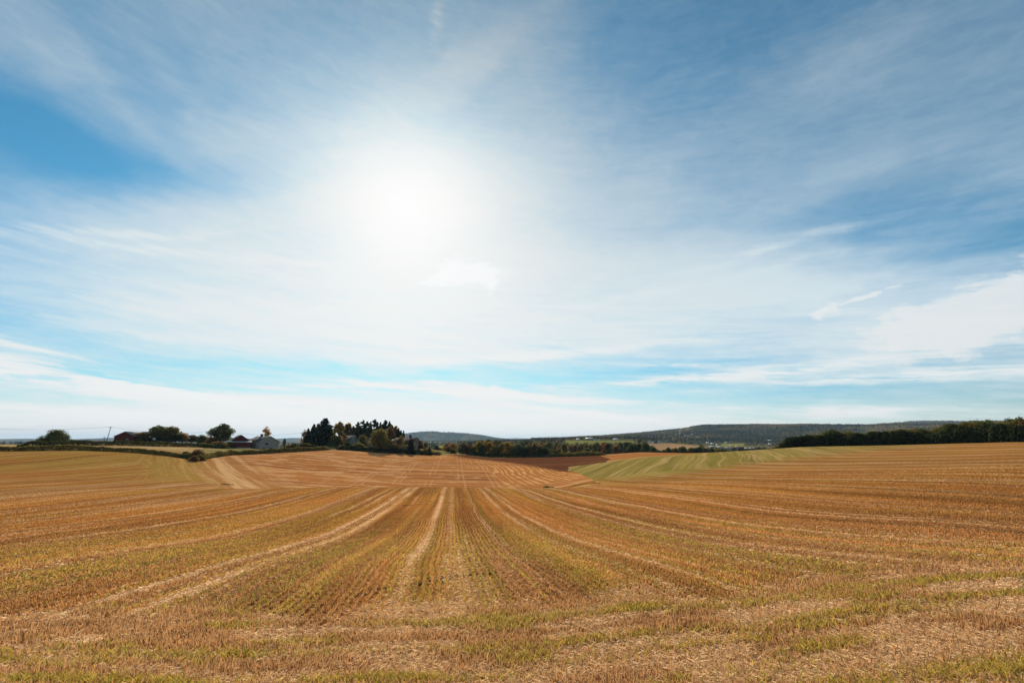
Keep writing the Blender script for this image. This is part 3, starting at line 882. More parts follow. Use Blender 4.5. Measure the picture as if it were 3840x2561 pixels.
def lobe_pts(lobes, n, g, hole=0.0, hs=1.0):
    L_ = np.array(lobes, float)
    w = (L_[:, 3] * L_[:, 4] + L_[:, 4] * L_[:, 5]); w /= w.sum()
    k = g.choice(len(L_), int(n * (1 + hole * 1.6)), p=w)
    d = g.normal(size=(len(k), 3)); d /= np.linalg.norm(d, axis=1, keepdims=True)
    rr = g.random(len(k)) ** (1 / 2.6) * g.uniform(0.86, 1.14, len(k))
    P = L_[k, :3] + d * L_[k, 3:6] * rr[:, None]
    if hole:
        nz = np.sin(P[:, 0] * 2.1 * hs + 1.3 * np.sin(P[:, 2] * 1.7 * hs)) + np.sin(P[:, 1] * 2.3 * hs + 2 * np.cos(P[:, 2] * 1.9 * hs)) + np.sin(P[:, 2] * 2.6 * hs + P[:, 0] * hs)
        P = P[nz > -1.6 + hole * 2.2]
    return P[P[:, 2] > 0.05]


def make_tree(kind, seed):
    """(trunk mesh, crown mesh); all about 10 units tall, width as given by TW"""
    g = np.random.default_rng(seed)
    bark, leaf = M_bark, M_leaf
    tr = []
    if kind in ('oak', 'sparse', 'dome', 'willow', 'round', 'bush'):
        z0, nl, rad, n, ls, hole, Wd = {'oak': (1.9, 20, 1.8, 5600, 0.58, 0.26, 8.4), 'sparse': (2.6, 18, 1.05, 1900, 0.42, 0.50, 5.4), 'dome': (0.6, 46, 2.9, 15000, 0.60, 0.04, 19.0),
                                       'willow': (0.5, 28, 2.0, 7500, 0.54, 0.08, 9.0), 'round': (0.7, 20, 2.0, 5600, 0.62, 0.12, 8.4), 'bush': (0.3, 22, 2.8, 4200, 1.0, 0.10, 15.0)}[kind]
        lobes = []
        for k in range(nl):
            a = g.uniform(0, 2 * math.pi); q = g.random()
            zc = z0 + (10 - z0) * (0.12 + 0.74 * q) if kind not in ('dome', 'bush') else z0 + (10 - z0) * (0.05 + 0.72 * q)
            prof = {'oak': math.sin(math.pi * min(1, 0.22 + 0.72 * q)), 'sparse': math.sin(math.pi * min(1, 0.25 + 0.66 * q)), 'dome': math.cos(1.35 * q), 'bush': math.cos(1.3 * q), 'willow': math.sin(math.pi * min(1, 0.38 + 0.56 * q)), 'round': math.sin(math.pi * (0.25 + 0.62 * q))}[kind]
            rr = (Wd / 2 - rad * 0.8) * prof * g.uniform(0.35, 1.0)
            s = rad * g.uniform(0.62, 1.12)
            lobes.append((rr * math.cos(a), rr * math.sin(a), min(zc, 10 - s * 0.75), s * 1.15, s * 1.15, s * (0.85 if kind != 'willow' else 1.3)))
        lobes.append((0, 0, 10 - rad * 0.8, rad * 0.9, rad * 0.9, rad * 0.8))
        P = lobe_pts(lobes, n, g, hole)
        th = 0.16 if kind == 'sparse' else 0.30
        tr.append(tube([(0, 0, -0.6), (0.05, 0, z0 * 0.5), (0.1, 0.05, z0 + 1.2), (0, 0, 7.2)], [th * 1.25, th, th * 0.8, th * 0.25]))
        for lb in lobes[:-1:2]:
            c = np.array(lb[:3]); zs = min(z0 + 0.6, c[2] - 0.3)
            tr.append(tube([(0, 0, max(zs, 0.2)), c * (0.5, 0.5, 1) * (1, 1, 0.8), c], [th * 0.45, th * 0.3, th * 0.1], 5))
        V, Fq = leaves(P, ls, g)
        if kind == 'sparse': bark = M_pale
    elif kind in ('birch', 'poplar'):
        Wd = 5.0
        lobes = []
        for k in range(20):
            q = g.random(); a = g.uniform(0, 6.28)
            prof = math.sin(math.pi * (0.18 + 0.78 * q)) ** 0.8
            rr = 1.5 * prof * g.uniform(0.2, 1.0); s = 1.05 * g.uniform(0.6, 1.1)
            lobes.append((rr * math.cos(a), rr * math.sin(a), 1.5 + 7.6 * q, s, s, s * 1.35))
        lobes.append((0, 0, 9.2, 0.5, 0.5, 0.9))
        P = lobe_pts(lobes, 4200, g, 0.24)
        tr.append(tube([(0, 0, -0.6), (0.05, 0, 3), (0, 0.05, 9)], [0.19, 0.14, 0.03]))
        for k in range(9):
            a = g.uniform(0, 6.28); z = g.uniform(2.2, 7)
            tr.append(tube([(0, 0, z), (0.8 * math.cos(a), 0.8 * math.sin(a), z + 0.9), (1.3 * math.cos(a), 1.3 * math.sin(a), z + 1.9)], [0.07, 0.045, 0.015], 5))
        V, Fq = leaves(P, 0.50, g)
        bark = M_pale
    elif kind in ('spruce', 'cone'):
        Wd, leaf = 4.6, M_needle
        R0, z0 = (2.3, 0.5) if kind == 'spruce' else (2.2, 0.1)
        P, sz = [], []
        z = z0
        while z < 9.85:
            f = (z - z0) / (10 - z0)
            R = R0 * (1 - f) ** (0.72 if kind == 'spruce' else 0.66) * g.uniform(0.82, 1.12) + 0.07
            for b in range(int(12 + 8 * (1 - f))):
                a = g.uniform(0, 6.28); Rb = R * g.uniform(0.68, 1.12)
                m = max(2, int(Rb / 0.20))
                for t in np.linspace(0.18, 1, m):
                    P.append((Rb * t * math.cos(a), Rb * t * math.sin(a), z + 0.10 * t - 0.34 * t * t * Rb * 0.55 + g.normal(0, 0.05)))
                    sz.append(0.74 * (1.1 - 0.45 * t))
            z += 0.30 - 0.10 * f
        P = np.array(P) + g.normal(0, 0.05, (len(P), 3))
        P = np.concatenate([P, np.stack([g.normal(0, 0.03, 14), g.normal(0, 0.03, 14), np.linspace(9.4, 9.95, 14)], -1)]); sz = np.concatenate([sz, np.full(14, 0.22)])
        V, Fq = leaves(P, sz, g, 0.6)
        tr.append(tube([(0, 0, -0.6), (0, 0, 4), (0, 0, 9.7)], [0.22, 0.14, 0.02]))
    elif kind == 'pine':
        Wd = 4.4
        leaf = M_needle
        lobes = []
        for k in range(24):
            q = g.random() ** 0.8; a = g.uniform(0, 6.28)
            rr = (1.55 - 0.95 * q) * g.uniform(0.3, 1.15); s = (0.95 - 0.45 * q) * g.uniform(0.7, 1.15)
            lobes.append((rr * math.cos(a), rr * math.sin(a), 2.2 + 7.1 * q, s * 1.1, s * 1.1, s * 0.62))
        lobes.append((0, 0, 9.5, 0.3, 0.3, 0.5))
        P = lobe_pts(lobes, 4000, g, 0.2)
        V, Fq = leaves(P, 0.48, g, 0.6)
        tr.append(tube([(0, 0, -0.6), (0.05, 0, 4), (0, 0, 9.6)], [0.20, 0.14, 0.03]))
        for lb in lobes[:-1:2]:
            tr.append(tube([(0, 0, lb[2] - 0.4), lb[:3]], [0.06, 0.02], 5))
    elif kind == 'column':
        Wd, leaf = 2.6, M_needle
        q = g.random(2600); a = g.uniform(0, 6.28, 2600)
        R = 1.25 * np.sin(np.pi * (0.10 + 0.86 * q)) ** 0.6 * g.random(2600) ** 0.4
        P = np.stack([R * np.cos(a), R * np.sin(a), 0.2 + 9.6 * q], -1)
        V, Fq = leaves(P, 0.42, g, 0.5, 0.6)
        tr.append(tube([(0, 0, -0.6), (0, 0, 6)], [0.2, 0.05]))
    tv, tf = join(tr)
    zmax = np.percentile(V[:, 2], 99.7)
    wx_ = np.percentile(np.abs(V[:, 0]), 98.5) * 2
    return np_mesh('trunk', tv, tf, bark, smooth=True), np_mesh('crown', V, Fq, leaf), zmax, wx_


PROTO = {}
VARS = {'oak': 5, 'birch': 4, 'spruce': 3, 'pine': 4, 'round': 4, 'bush': 4}
NAMES = {'oak': 'broadleaf_tree', 'sparse': 'thin_tree', 'dome': 'dome_tree', 'willow': 'willow_tree', 'round': 'round_tree', 'bush': 'bush', 'birch': 'birch_tree', 'spruce': 'spruce_tree', 'cone': 'conifer_tree', 'pine': 'pine_tree', 'column': 'columnar_conifer'}
TINT = {'dark': (0.084, 0.104, 0.038), 'deep': (0.052, 0.070, 0.031), 'olive': (0.182, 0.166, 0.049), 'brown': (0.198, 0.138, 0.060), 'gold': (0.396, 0.264, 0.058), 'yellow': (0.312, 0.252, 0.055),
        'rust': (0.252, 0.114, 0.043), 'green': (0.131, 0.154, 0.049), 'grey': (0.143, 0.157, 0.086), 'spruce': (0.040, 0.056, 0.030), 'pine': (0.075, 0.090, 0.040), 'pale': (0.40, 0.31, 0.16)}
count = {}


def plant(kind, x, ytop, wpx, r, tint, label, cat=None, group=None, ybase=1670):
    n = VARS.get(kind, 1)
    count[kind] = count.get(kind, 0) + 1
    key = (kind, count[kind] % n)
    a, _ = ray(x, ybase)
    X, Y = r * math.sin(a), r * math.cos(a)
    Z = float(Hgt(X, Y))
    top = EYE + r * float(ray(x, ytop)[1])
    h = max(0.8, top - Z)
    wd = r * abs(float(ray(x + wpx / 2, ybase)[0] - ray(x - wpx / 2, ybase)[0]))
    first = key not in PROTO
    if first: PROTO[key] = make_tree(kind, 100 * sum(map(ord, kind)) + key[1])
    tm, cm, zmax, wx_ = PROTO[key]
    root = bpy.data.objects.new(NAMES[kind], None); COL.objects.link(root)
    root.empty_display_size = 0.5
    root.location = (X, Y, Z - 0.1)
    root.rotation_euler = (0, 0, random.uniform(0, 6.28))
    wd *= {'spruce': 1.25, 'pine': 1.5}.get(kind, 1.0)
    s = wd / wx_
    root.scale = (s, s, (h + 0.1) / zmax)
    tag(root, label, cat or ('bush' if kind == 'bush' else 'tree'), group)
    for nm, me in (('trunk', tm), ('crown', cm)):
        o = link('stem' if (kind == 'bush' and nm == 'trunk') else nm, me, root)
        if nm == 'crown':
            j = random.uniform(0.85, 1.15)
            c = TINT[tint]
            o.color = (c[0] * j, c[1] * j, c[2] * j, 1)
    return root


random.seed(5)
RISE = 'trees on the rise at the left'
plant('dome', 203, 1612, 128, 322, 'dark', 'broad dark dome-shaped tree standing alone on the left-hand rise')
plant('bush', 112, 1655, 52, 332, 'deep', 'low dark bush just left of the lone dome-shaped tree')
plant('bush', 264, 1649, 26, 332, 'brown', 'small brownish bush tucked against the right side of the lone dome-shaped tree')
plant('round', 530, 1619, 74, 338, 'olive', 'rounded olive tree leaning over the red barn on the rise')
plant('oak', 583, 1596, 78, 336, 'green', 'tallest broadleaf tree in the clump beside the red barn on the rise')
plant('sparse', 613, 1601, 54, 340, 'brown', 'thin see-through tree between two tall broadleaf trees on the rise')
plant('oak', 634, 1600, 60, 336, 'olive', 'upright tall broadleaf tree at the right of the clump on the rise')
plant('round', 657, 1628, 48, 334, 'dark', 'short dark round tree next to the golden tree on the rise')
plant('round', 680, 1624, 48, 336, 'gold', 'golden autumn tree at the right end of the clump on the rise')
plant('bush', 548, 1640, 60, 332, 'dark', 'dark bush between the red barn and the tallest broadleaf tree on the rise')
plant('bush', 605, 1641, 70, 331, 'deep', 'very dark bush under the tall broadleaf trees on the rise')
plant('round', 718, 1631, 42, 338, 'olive', 'grey-green round tree first right of the golden tree on the rise')
plant('round', 755, 1631, 44, 338, 'green', 'green round tree second right of the golden tree on the rise')
plant('round', 790, 1638, 46, 334, 'brown', 'brownish round tree against the left of the big spreading tree')
plant('oak', 826, 1590, 86, 330, 'green', 'big spreading broadleaf tree left of the second red barn')
plant('bush', 758, 1660, 70, 300, 'olive', 'wide olive bush in the upper hedge below the green round tree')
plant('bush', 818, 1655, 74, 300, 'brown', 'wide brown bush at the foot of the big spreading tree')
plant('bush', 862, 1657, 44, 303, 'dark', 'dark bush against the left wall of the second red barn')
plant('sparse', 992, 1600, 42, 345, 'pale', 'thin pale autumn tree rising behind the grey house')
plant('column', 1065, 1645, 13, 312, 'spruce', 'narrow dark columnar conifer right of the grey house')
plant('bush', 1079, 1667, 16, 316, 'rust', 'small rust-orange bush right of the narrow columnar conifer')
plant('bush', 1106, 1662, 40, 318, 'dark', 'low dark bush left of the utility pole by the spruces')
plant('bush', 1146, 1661, 64, 316, 'olive', 'wide olive bush in front of the dark spruces')
for i, (x, y, w, r, t, lb) in enumerate((
        (722, 1697, 44, 231, 'olive', 'olive bush at the left edge of the gully thicket'), (744, 1685, 56, 229, 'brown', 'tallest brownish bush of the gully thicket between the two lower hedges'),
        (758, 1704, 50, 224, 'olive', 'lower right bush of the gully thicket'), (736, 1708, 38, 219, 'brown', 'lowest bush of the gully thicket, nearest the field'), (700, 1693, 42, 234, 'dark', 'dark bush where the lower hedge meets the gully thicket'))):
    plant('bush', x, y, w, r, t, lb, group='bushes in the gully thicket')

FARM = 'trees round the farmhouses'
for kind, x, y, w, r, t, lb in (
        ('sparse', 1138, 1611, 22, 345, 'pale', 'thin pale tree at the left end of the dark spruces'),
        ('spruce', 1151, 1607, 28, 343, 'spruce', 'shortest dark spruce at the left end of the farm trees'),
        ('spruce', 1171, 1591, 40, 340, 'spruce', 'dark spruce second from the left of the farm trees'),
        ('spruce', 1187, 1589, 36, 345, 'spruce', 'dark spruce between the second spruce and the tallest one'),
        ('spruce', 1212, 1569, 66, 338, 'spruce', 'tallest and widest dark spruce of the farm trees'),
        ('pine', 1233, 1595, 34, 342, 'pine', 'shaggy pine against the right side of the tallest spruce'),
        ('spruce', 1248, 1606, 22, 345, 'spruce', 'slim spruce left of the yellowing birch'),
        ('birch', 1268, 1583, 48, 330, 'yellow', 'tall yellowing birch in front of the white-gabled house'),
        ('bush', 1250, 1634, 44, 326, 'dark', 'dark bush at the foot of the yellowing birch'),
        ('spruce', 1293, 1590, 32, 352, 'pine', 'spruce behind the roof of the white-gabled house'),
        ('birch', 1303, 1587, 26, 356, 'gold', 'golden birch top above the white-gabled house'),
        ('sparse', 1287, 1622, 26, 322, 'brown', 'thin brown tree in front of the white-gabled house'),
        ('spruce', 1320, 1598, 26, 356, 'pine', 'spruce just right of the white-gabled house'),
        ('pine', 1337, 1583, 34, 352, 'pine', 'first tall pine right of the white-gabled house'),
        ('pine', 1358, 1578, 32, 354, 'pine', 'tall pine above the small round tree'),
        ('pine', 1371, 1582, 30, 350, 'pine', 'tall pine just right of the one above the small round tree'),
        ('spruce', 1385, 1582, 24, 352, 'pine', 'pointed spruce left of the highest pine'),
        ('pine', 1401, 1575, 30, 354, 'pine', 'highest pine in the middle of the farm trees'),
        ('spruce', 1410, 1582, 20, 348, 'pine', 'narrow spruce touching the highest pine'),
        ('spruce', 1422, 1584, 24, 352, 'pine', 'pointed spruce directly above the big olive willow'),
        ('pine', 1441, 1577, 40, 350, 'spruce', 'broad dark pine above the right side of the willow'),
        ('birch', 1456, 1581, 26, 354, 'brown', 'brownish birch right of the broad dark pine'),
        ('spruce', 1468, 1595, 22, 348, 'pine', 'pointed spruce right of the brownish birch'),
        ('birch', 1482, 1598, 24, 352, 'gold', 'golden birch near the right end of the farm trees'),
        ('spruce', 1491, 1605, 24, 350, 'pine', 'spruce against the golden birch near the right end'),
        ('spruce', 1501, 1614, 22, 348, 'spruce', 'short spruce left of the brown-roofed house'),
        ('spruce', 1511, 1615, 18, 356, 'pine', 'small spruce behind the roof of the brown-roofed house'),
        ('oak', 1340, 1600, 44, 358, 'olive', 'olive broadleaf tree filling the gap behind the first tall pine'),
        ('oak', 1380, 1602, 44, 360, 'brown', 'brown broadleaf tree behind the two middle pines'),
        ('oak', 1418, 1603, 44, 360, 'green', 'green broadleaf tree behind the highest pine'),
        ('oak', 1460, 1606, 44, 360, 'olive', 'olive broadleaf tree behind the brownish birch'),
        ('round', 1310, 1622, 36, 350, 'brown', 'brown tree directly behind the white-gabled house'),
        ('round', 1496, 1628, 34, 356, 'brown', 'brown round tree behind the golden birch near the right end'),
        ('round', 1360, 1632, 34, 322, 'olive', 'small round olive tree in front of the tall pines'),
        ('willow', 1424, 1610, 72, 304, 'olive', 'big olive willow reaching to the ground at the field edge'),
        ('birch', 1459, 1604, 44, 316, 'brown', 'brown leafy tree just behind the willow on its right'),
        ('sparse', 1506, 1634, 46, 306, 'olive', 'loose olive tree in front of the brown-roofed house'),
        ('cone', 1541, 1645, 34, 300, 'spruce', 'dark cone-shaped conifer at the field edge below the brown roof'),
        ('round', 1575, 1652, 26, 328, 'brown', 'small brown tree at the right corner of the brown-roofed house'),
        ('round', 1597, 1658, 20, 334, 'olive', 'small olive tree second right of the brown-roofed house'),
        ('cone', 1611, 1675, 18, 301, 'dark', 'little dark conifer in the rough grass right of the farm'),
        ('bush', 1287, 1668, 60, 306, 'brown', 'brown bush at the left end of the farm garden edge'),
        ('bush', 1304, 1657, 36, 308, 'dark', 'dark bush below the white-gabled house'),
        ('bush', 1345, 1662, 62, 306, 'olive', 'wide bush below the small round olive tree'),
        ('bush', 1480, 1664, 56, 306, 'brown', 'brown bush between the willow and the loose olive tree'),
        ('bush', 1600, 1681, 56, 304, 'brown', 'brown bush in the rough grass right of the dark cone-shaped conifer'),
        ('bush', 1640, 1694, 34, 304, 'olive', 'last low bush at the right end of the farm garden edge')):
    plant(kind, x, y, w, r, t, lb, group=FARM if kind != 'bush' else 'bushes along the farm garden edge')

ORD = ['first', 'second', 'third', 'fourth', 'fifth', 'sixth', 'seventh', 'eighth', 'ninth', 'tenth', 'eleventh', 'twelfth', 'thirteenth', 'fourteenth', 'fifteenth', 'sixteenth', 'seventeenth', 'eighteenth', 'nineteenth', 'twentieth',
       'twenty-first', 'twenty-second', 'twenty-third', 'twenty-fourth', 'twenty-fifth', 'twenty-sixth', 'twenty-seventh', 'twenty-eighth', 'twenty-ninth', 'thirtieth', 'thirty-first', 'thirty-second', 'thirty-third', 'thirty-fourth', 'thirty-fifth', 'thirty-sixth', 'thirty-seventh', 'thirty-eighth', 'thirty-ninth', 'fortieth',
       'forty-first', 'forty-second', 'forty-third', 'forty-fourth', 'forty-fifth', 'forty-sixth', 'forty-seventh', 'forty-eighth', 'forty-ninth', 'fiftieth']
TW = {'dark': 'dark green', 'deep': 'very dark', 'olive': 'olive green', 'brown': 'brown autumn', 'gold': 'golden autumn', 'yellow': 'yellowing', 'rust': 'rust red', 'green': 'green', 'grey': 'grey-green', 'spruce': 'blackish', 'pine': 'dark', 'pale': 'pale'}
KW = {'oak': 'broadleaf tree', 'round': 'round tree', 'birch': 'birch', 'spruce': 'spruce', 'pine': 'pine', 'bush': 'bush', 'willow': 'willow', 'sparse': 'thin tree'}


def belt(rows, where, group):
    rows = sorted(rows, key=lambda q: q[1])
    for i, (kind, x, y, w, r, t) in enumerate(rows):
        plant(kind, x, y, w, r, t, '%s %s, %s from the left in %s' % (TW[t], KW[kind], ORD[i], where), group=group)


belt([('round', 1683, 1673, 30, 335, 'brown'), ('bush', 1700, 1682, 26, 330, 'olive'), ('round', 1735, 1658, 40, 328, 'grey'), ('birch', 1757, 1671, 30, 326, 'rust'), ('round', 1776, 1676, 28, 324, 'dark'),
      ('birch', 1796, 1655, 40, 326, 'yellow'), ('round', 1814, 1667, 26, 322, 'dark'), ('birch', 1837, 1658, 38, 326, 'gold'), ('round', 1852, 1670, 26, 320, 'olive'), ('round', 1866, 1672, 26, 322, 'dark'),
      ('birch', 1883, 1662, 34, 324, 'yellow'), ('birch', 1904, 1658, 30, 326, 'gold'), ('oak', 1918, 1672, 26, 320, 'olive'), ('round', 1939, 1663, 44, 322, 'grey'), ('round', 1963, 1675, 38, 318, 'deep'),
      ('oak', 1983, 1667, 32, 324, 'olive'), ('birch', 2003, 1664, 32, 326, 'brown'), ('round', 2022, 1672, 30, 322, 'dark'), ('round', 2041, 1676, 34, 320, 'dark'), ('oak', 2062, 1684, 32, 324, 'olive'), ('round', 2080, 1688, 32, 322, 'dark'), ('oak', 2095, 1682, 26, 330, 'brown')],
     'the near belt below the middle field', 'trees of the near belt across the middle')

rg = random.Random(3)
rowsD = []
for i in range(46):
    x = 1640 + 640 * (i + rg.uniform(-0.3, 0.3)) / 46
    rowsD.append((rg.choice(['oak', 'round', 'birch', 'round', 'spruce', 'birch']), x, np.interp(x, [1640, 1760, 1850, 2000, 2150, 2280], [1672, 1655, 1651, 1656, 1664, 1660]) + rg.uniform(-4, 9), rg.uniform(20, 34), rg.uniform(430, 560), rg.choice(['brown', 'brown', 'olive', 'olive', 'green', 'dark', 'gold'])))
belt(rowsD, 'the wood behind the near belt', 'trees of the wood behind the near belt')
rowsE = []
for i in range(26):
    x = 2200 + 260 * (i + rg.uniform(-0.35, 0.35)) / 26
    rowsE.append((rg.choice(['oak', 'round', 'round', 'birch', 'oak']), x, np.interp(x, [2200, 2230, 2300, 2380, 2410, 2440, 2465], [1672, 1662, 1664, 1656, 1655, 1664, 1688]) + rg.uniform(-3, 12), rg.uniform(22, 36), rg.uniform(435, 500), rg.choice(['dark', 'olive', 'green', 'brown', 'dark', 'grey', 'rust'])))
belt(rowsE, 'the copse behind the far stubble field', 'trees of the copse behind the far stubble field')
rowsE2 = []
for i in range(24):
    x = 2452 + 290 * (i + rg.uniform(-0.35, 0.35)) / 24
    rowsE2.append((rg.choice(['round', 'oak', 'round', 'spruce', 'round']), x, np.interp(x, [2450, 2490, 2560, 2640, 2740], [1690, 1680, 1674, 1677, 1686]) + rg.uniform(-3, 7), rg.uniform(20, 32), rg.uniform(425, 450), rg.choice(['dark', 'deep', 'olive', 'dark', 'green'])))
belt(rowsE2, 'the low dark belt below the town', 'trees of the low dark belt below the town')
rowsF = []
for i in range(48):
    x = 2925 + 990 * (i + rg.uniform(-0.3, 0.3)) / 48
    r = float(np.interp(x, [2900, 3000, 3400, 3840, 3950], [238, 240, 232, 217, 215])) + rg.uniform(0, 14)
    yt = float(np.interp(x, [2920, 2960, 3000, 3040, 3080, 3120, 3160, 3200, 3250, 3320, 3380, 3430, 3480, 3550, 3610, 3660, 3720, 3780, 3840, 3950], [1664, 1646, 1640, 1637, 1630, 1612, 1613, 1626, 1620, 1622, 1609, 1613, 1600, 1594, 1580, 1568, 1574, 1572, 1567, 1560])) + rg.uniform(-4, 14) + (3 if x > 3300 else 0)
    rowsF.append((rg.choice(['round', 'oak', 'round', 'willow']), x, yt, rg.uniform(56, 112) if x > 3080 else rg.uniform(36, 52), r, rg.choice(['dark', 'olive', 'olive', 'green', 'green', 'brown'] if x > 3080 else ['rust', 'brown', 'olive', 'dark'])))
belt(rowsF, 'the tree line on the right-hand ridge', 'trees of the tree line on the right-hand ridge')


# ------------------------------------------------------------------ hedges and scrub
def hedge(pts, h, wd, dens, tint, label, name='hedge', cat='hedge', leaf=0.45):
    """pts: (photo x, ground distance); a continuous hedge on the ground along them"""
    g = np.random.default_rng(int(abs(pts[0][0]) * 7 + pts[0][1]))
    P = []
    for x, r in pts:
        a = float(ray(x, 1690)[0]); P.append((r * math.sin(a), r * math.cos(a)))
    P = np.array(P)
    seg = np.linalg.norm(np.diff(P, axis=0), axis=1); cum = np.concatenate([[0], np.cumsum(seg)])
    n = int(cum[-1] * dens * 1.9)
    s = g.uniform(0, cum[-1], n)
    cx, cy = np.interp(s, cum, P[:, 0]), np.interp(s, cum, P[:, 1])
    hh = h * (0.55 + 0.7 * fbm(s / 5.0, s * 0, int(pts[0][0]) % 97, 4, 0.6)) * np.clip(np.minimum(s, cum[-1] - s) / 3, 0.35, 1)
    q = g.random(n) ** 0.8
    sp = wd * np.sqrt(np.clip(1 - q ** 2, 0.05, 1)) * g.uniform(-0.5, 0.5, n)
    k = np.clip(np.searchsorted(cum, s) - 1, 0, len(seg) - 1)
    d = np.diff(P, axis=0) / seg[:, None]
    x = cx - d[k, 1] * sp; y = cy + d[k, 0] * sp
    z = Hgt(x, y) + q * hh
    x0, y0 = P[0]; z0 = float(Hgt(x0, y0))
    V, Fq = leaves(np.stack([x - x0, y - y0, z - z0], -1), leaf * 1.25, g, 0.6)
    o = link(name, np_mesh(name, V, Fq, M_leaf))
    o.location = (x0, y0, z0)
    c = TINT[tint]; o.color = (*c, 1)
    tag(o, label, cat)
    return o


hedge([(-260, 244), (0, 243), (300, 245), (500, 243), (640, 236), (742, 228)], 1.8, 2.4, 75, 'olive', 'long lower hedge between the left field and the narrow stubble strip')
hedge([(752, 226), (800, 240), (860, 253), (1000, 268), (1130, 282), (1232, 294)], 2.2, 2.8, 85, 'olive', 'hedge along the top of the middle field below the grey house')
hedge([(60, 285), (200, 287), (400, 288), (560, 289), (700, 291), (780, 293), (860, 296)], 2.3, 2.8, 75, 'dark', 'upper hedge behind the narrow stubble strip on the rise')
hedge([(1262, 297), (1330, 298), (1400, 299), (1470, 300), (1560, 301), (1620, 301)], 2.8, 4.0, 110, 'deep', 'dark undergrowth hedge under the farm trees at the field edge')
hedge([(2040, 318), (2100, 320), (2160, 322), (2220, 330), (2262, 336)], 3.0, 9.0, 190, 'olive', 'low scrub at the right end of the near tree belt', 'scrub_thicket', 'scrub')
hedge([(1760, 321), (1860, 319), (1960, 317), (2060, 318)], 2.8, 4.0, 90, 'dark', 'dark undergrowth beneath the near tree belt', 'undergrowth_hedge')
hedge([(2925, 236), (3100, 236), (3300, 232), (3500, 227), (3700, 221), (3840, 216), (3960, 214)], 5.5, 6.0, 240, 'deep', 'dark undergrowth beneath the tree line on the right-hand ridge', 'undergrowth_hedge', 'hedge', 0.6)
hedge([(2445, 424), (2560, 424), (2700, 426)], 3.0, 5.0, 60, 'deep', 'dark undergrowth beneath the low belt below the town', 'undergrowth_hedge', 'hedge', 0.6)
# rough tufts in the dip between the fields
for (x0, y0, x1, y1, h, t, lb) in ((845, 1817, 892, 1819, 0.9, 'brown', 'dark grassy tuft in the dip at the foot of the gully'), (2045, 1829, 2068, 1828, 1.0, 'dark', 'small dark tuft in the dip below the green slope'),
                                   (2130, 1826, 2245, 1812, 0.9, 'yellow', 'rough grass strip at the lower corner of the green slope')):
    X0 = hit(x0, y0); X1 = hit(x1, y1)
    hedge([(x0, X0[3]), ((x0 + x1) / 2, (X0[3] + X1[3]) / 2), (x1, X1[3])], h * 0.5, 1.6, 22, t, lb, 'grass_tuft', 'grass tuft', 0.25)

# ------------------------------------------------------------------ buildings
def paint(name, c, s=1.2, amp=0.25, rough=0.85, stripes=0.0, spec=0.03):
    m, t = new_mat(name)
    co = ocoord()
    f = (1 - amp) + noise(co, s, 4.0) * (2 * amp)
    if stripes:
        w = t.nodes.new('ShaderNodeTexWave'); w.inputs['Scale'].default_value = stripes; w.bands_direction = 'X'
        S.nt.links.new(co.s, w.inputs[0])
        f = f * (S(w.outputs['Fac']) * 0.25 + 0.85)
    finish(t, bsdf(scalec(c, f), rough, spec))
    return m


M_red = paint('red_boards', (0.13, 0.030, 0.024), 1.0, 0.25, 0.85, 1.6)
M_darkred = paint('dark_red_boards', (0.10, 0.024, 0.022), 1.0, 0.25, 0.85, 1.6)
M_grey = paint('grey_render', (0.30, 0.28, 0.25), 0.8, 0.12)
M_white = paint('white_boards', (0.72, 0.70, 0.66), 0.8, 0.1)
M_cream = paint('cream_boards', (0.25, 0.235, 0.21), 0.8, 0.1)
M_rtown = paint('sunlit_sheet_roof', (0.55, 0.54, 0.52), 0.5, 0.05, 0.5, spec=0.2)  # sun reflecting off the town roofs, put into a brighter base colour
M_beige = paint('beige_boards', (0.24, 0.18, 0.13), 0.8, 0.15)
M_pink = paint('pale_pink_boards', (0.50, 0.38, 0.33), 0.8, 0.12)
M_rgrey = paint('grey_roof', (0.10, 0.095, 0.09), 2.0, 0.2, 0.85)
M_rlight = paint('light_metal_roof', (0.26, 0.25, 0.24), 1.0, 0.12, 0.8)
M_rbrown = paint('brown_tile_roof', (0.065, 0.040, 0.034), 2.5, 0.25, 0.9)
M_rdark = paint('dark_roof', (0.05, 0.05, 0.052), 2.0, 0.2, 0.6)
M_stone = paint('concrete', (0.33, 0.31, 0.28), 2.0, 0.2)
M_frame = paint('window_frame', (0.62, 0.60, 0.56), 2.0, 0.05)
M_blue = paint('blue_sheet', (0.035, 0.05, 0.14), 1.0, 0.1)
M_brick = paint('red_brick', (0.28, 0.15, 0.12), 2.0, 0.2)
M_wood = paint('weathered_wood', (0.12, 0.085, 0.06), 3.0, 0.3)
mg, tg = new_mat('window_glass')
gn = tg.nodes.new('ShaderNodeBsdfPrincipled'); gn.inputs['Base Color'].default_value = (0.02, 0.025, 0.03, 1); gn.inputs['Roughness'].default_value = 0.08
finish(tg, gn.outputs[0])
M_glass = mg


def box(x0, x1, y0, y1, z0, z1):
    V = np.array([(x, y, z) for x in (x0, x1) for y in (y0, y1) for z in (z0, z1)], float)
    return V, np.array([(0, 1, 3, 2), (4, 6, 7, 5), (0, 4, 5, 1), (2, 3, 7, 6), (0, 2, 6, 4), (1, 5, 7, 3)])


def hexa(c):
    """8 corners: bottom loop of four, top loop of four"""
    return np.array(c, float), np.array([(3, 2, 1, 0), (4, 5, 6, 7), (0, 1, 5, 4), (1, 2, 6, 5), (2, 3, 7, 6), (3, 0, 4, 7)])


def part(name, shapes, mat, parent):
    V, Fq = join(shapes)
    return link(name, np_mesh(name, V, Fq, mat), parent)


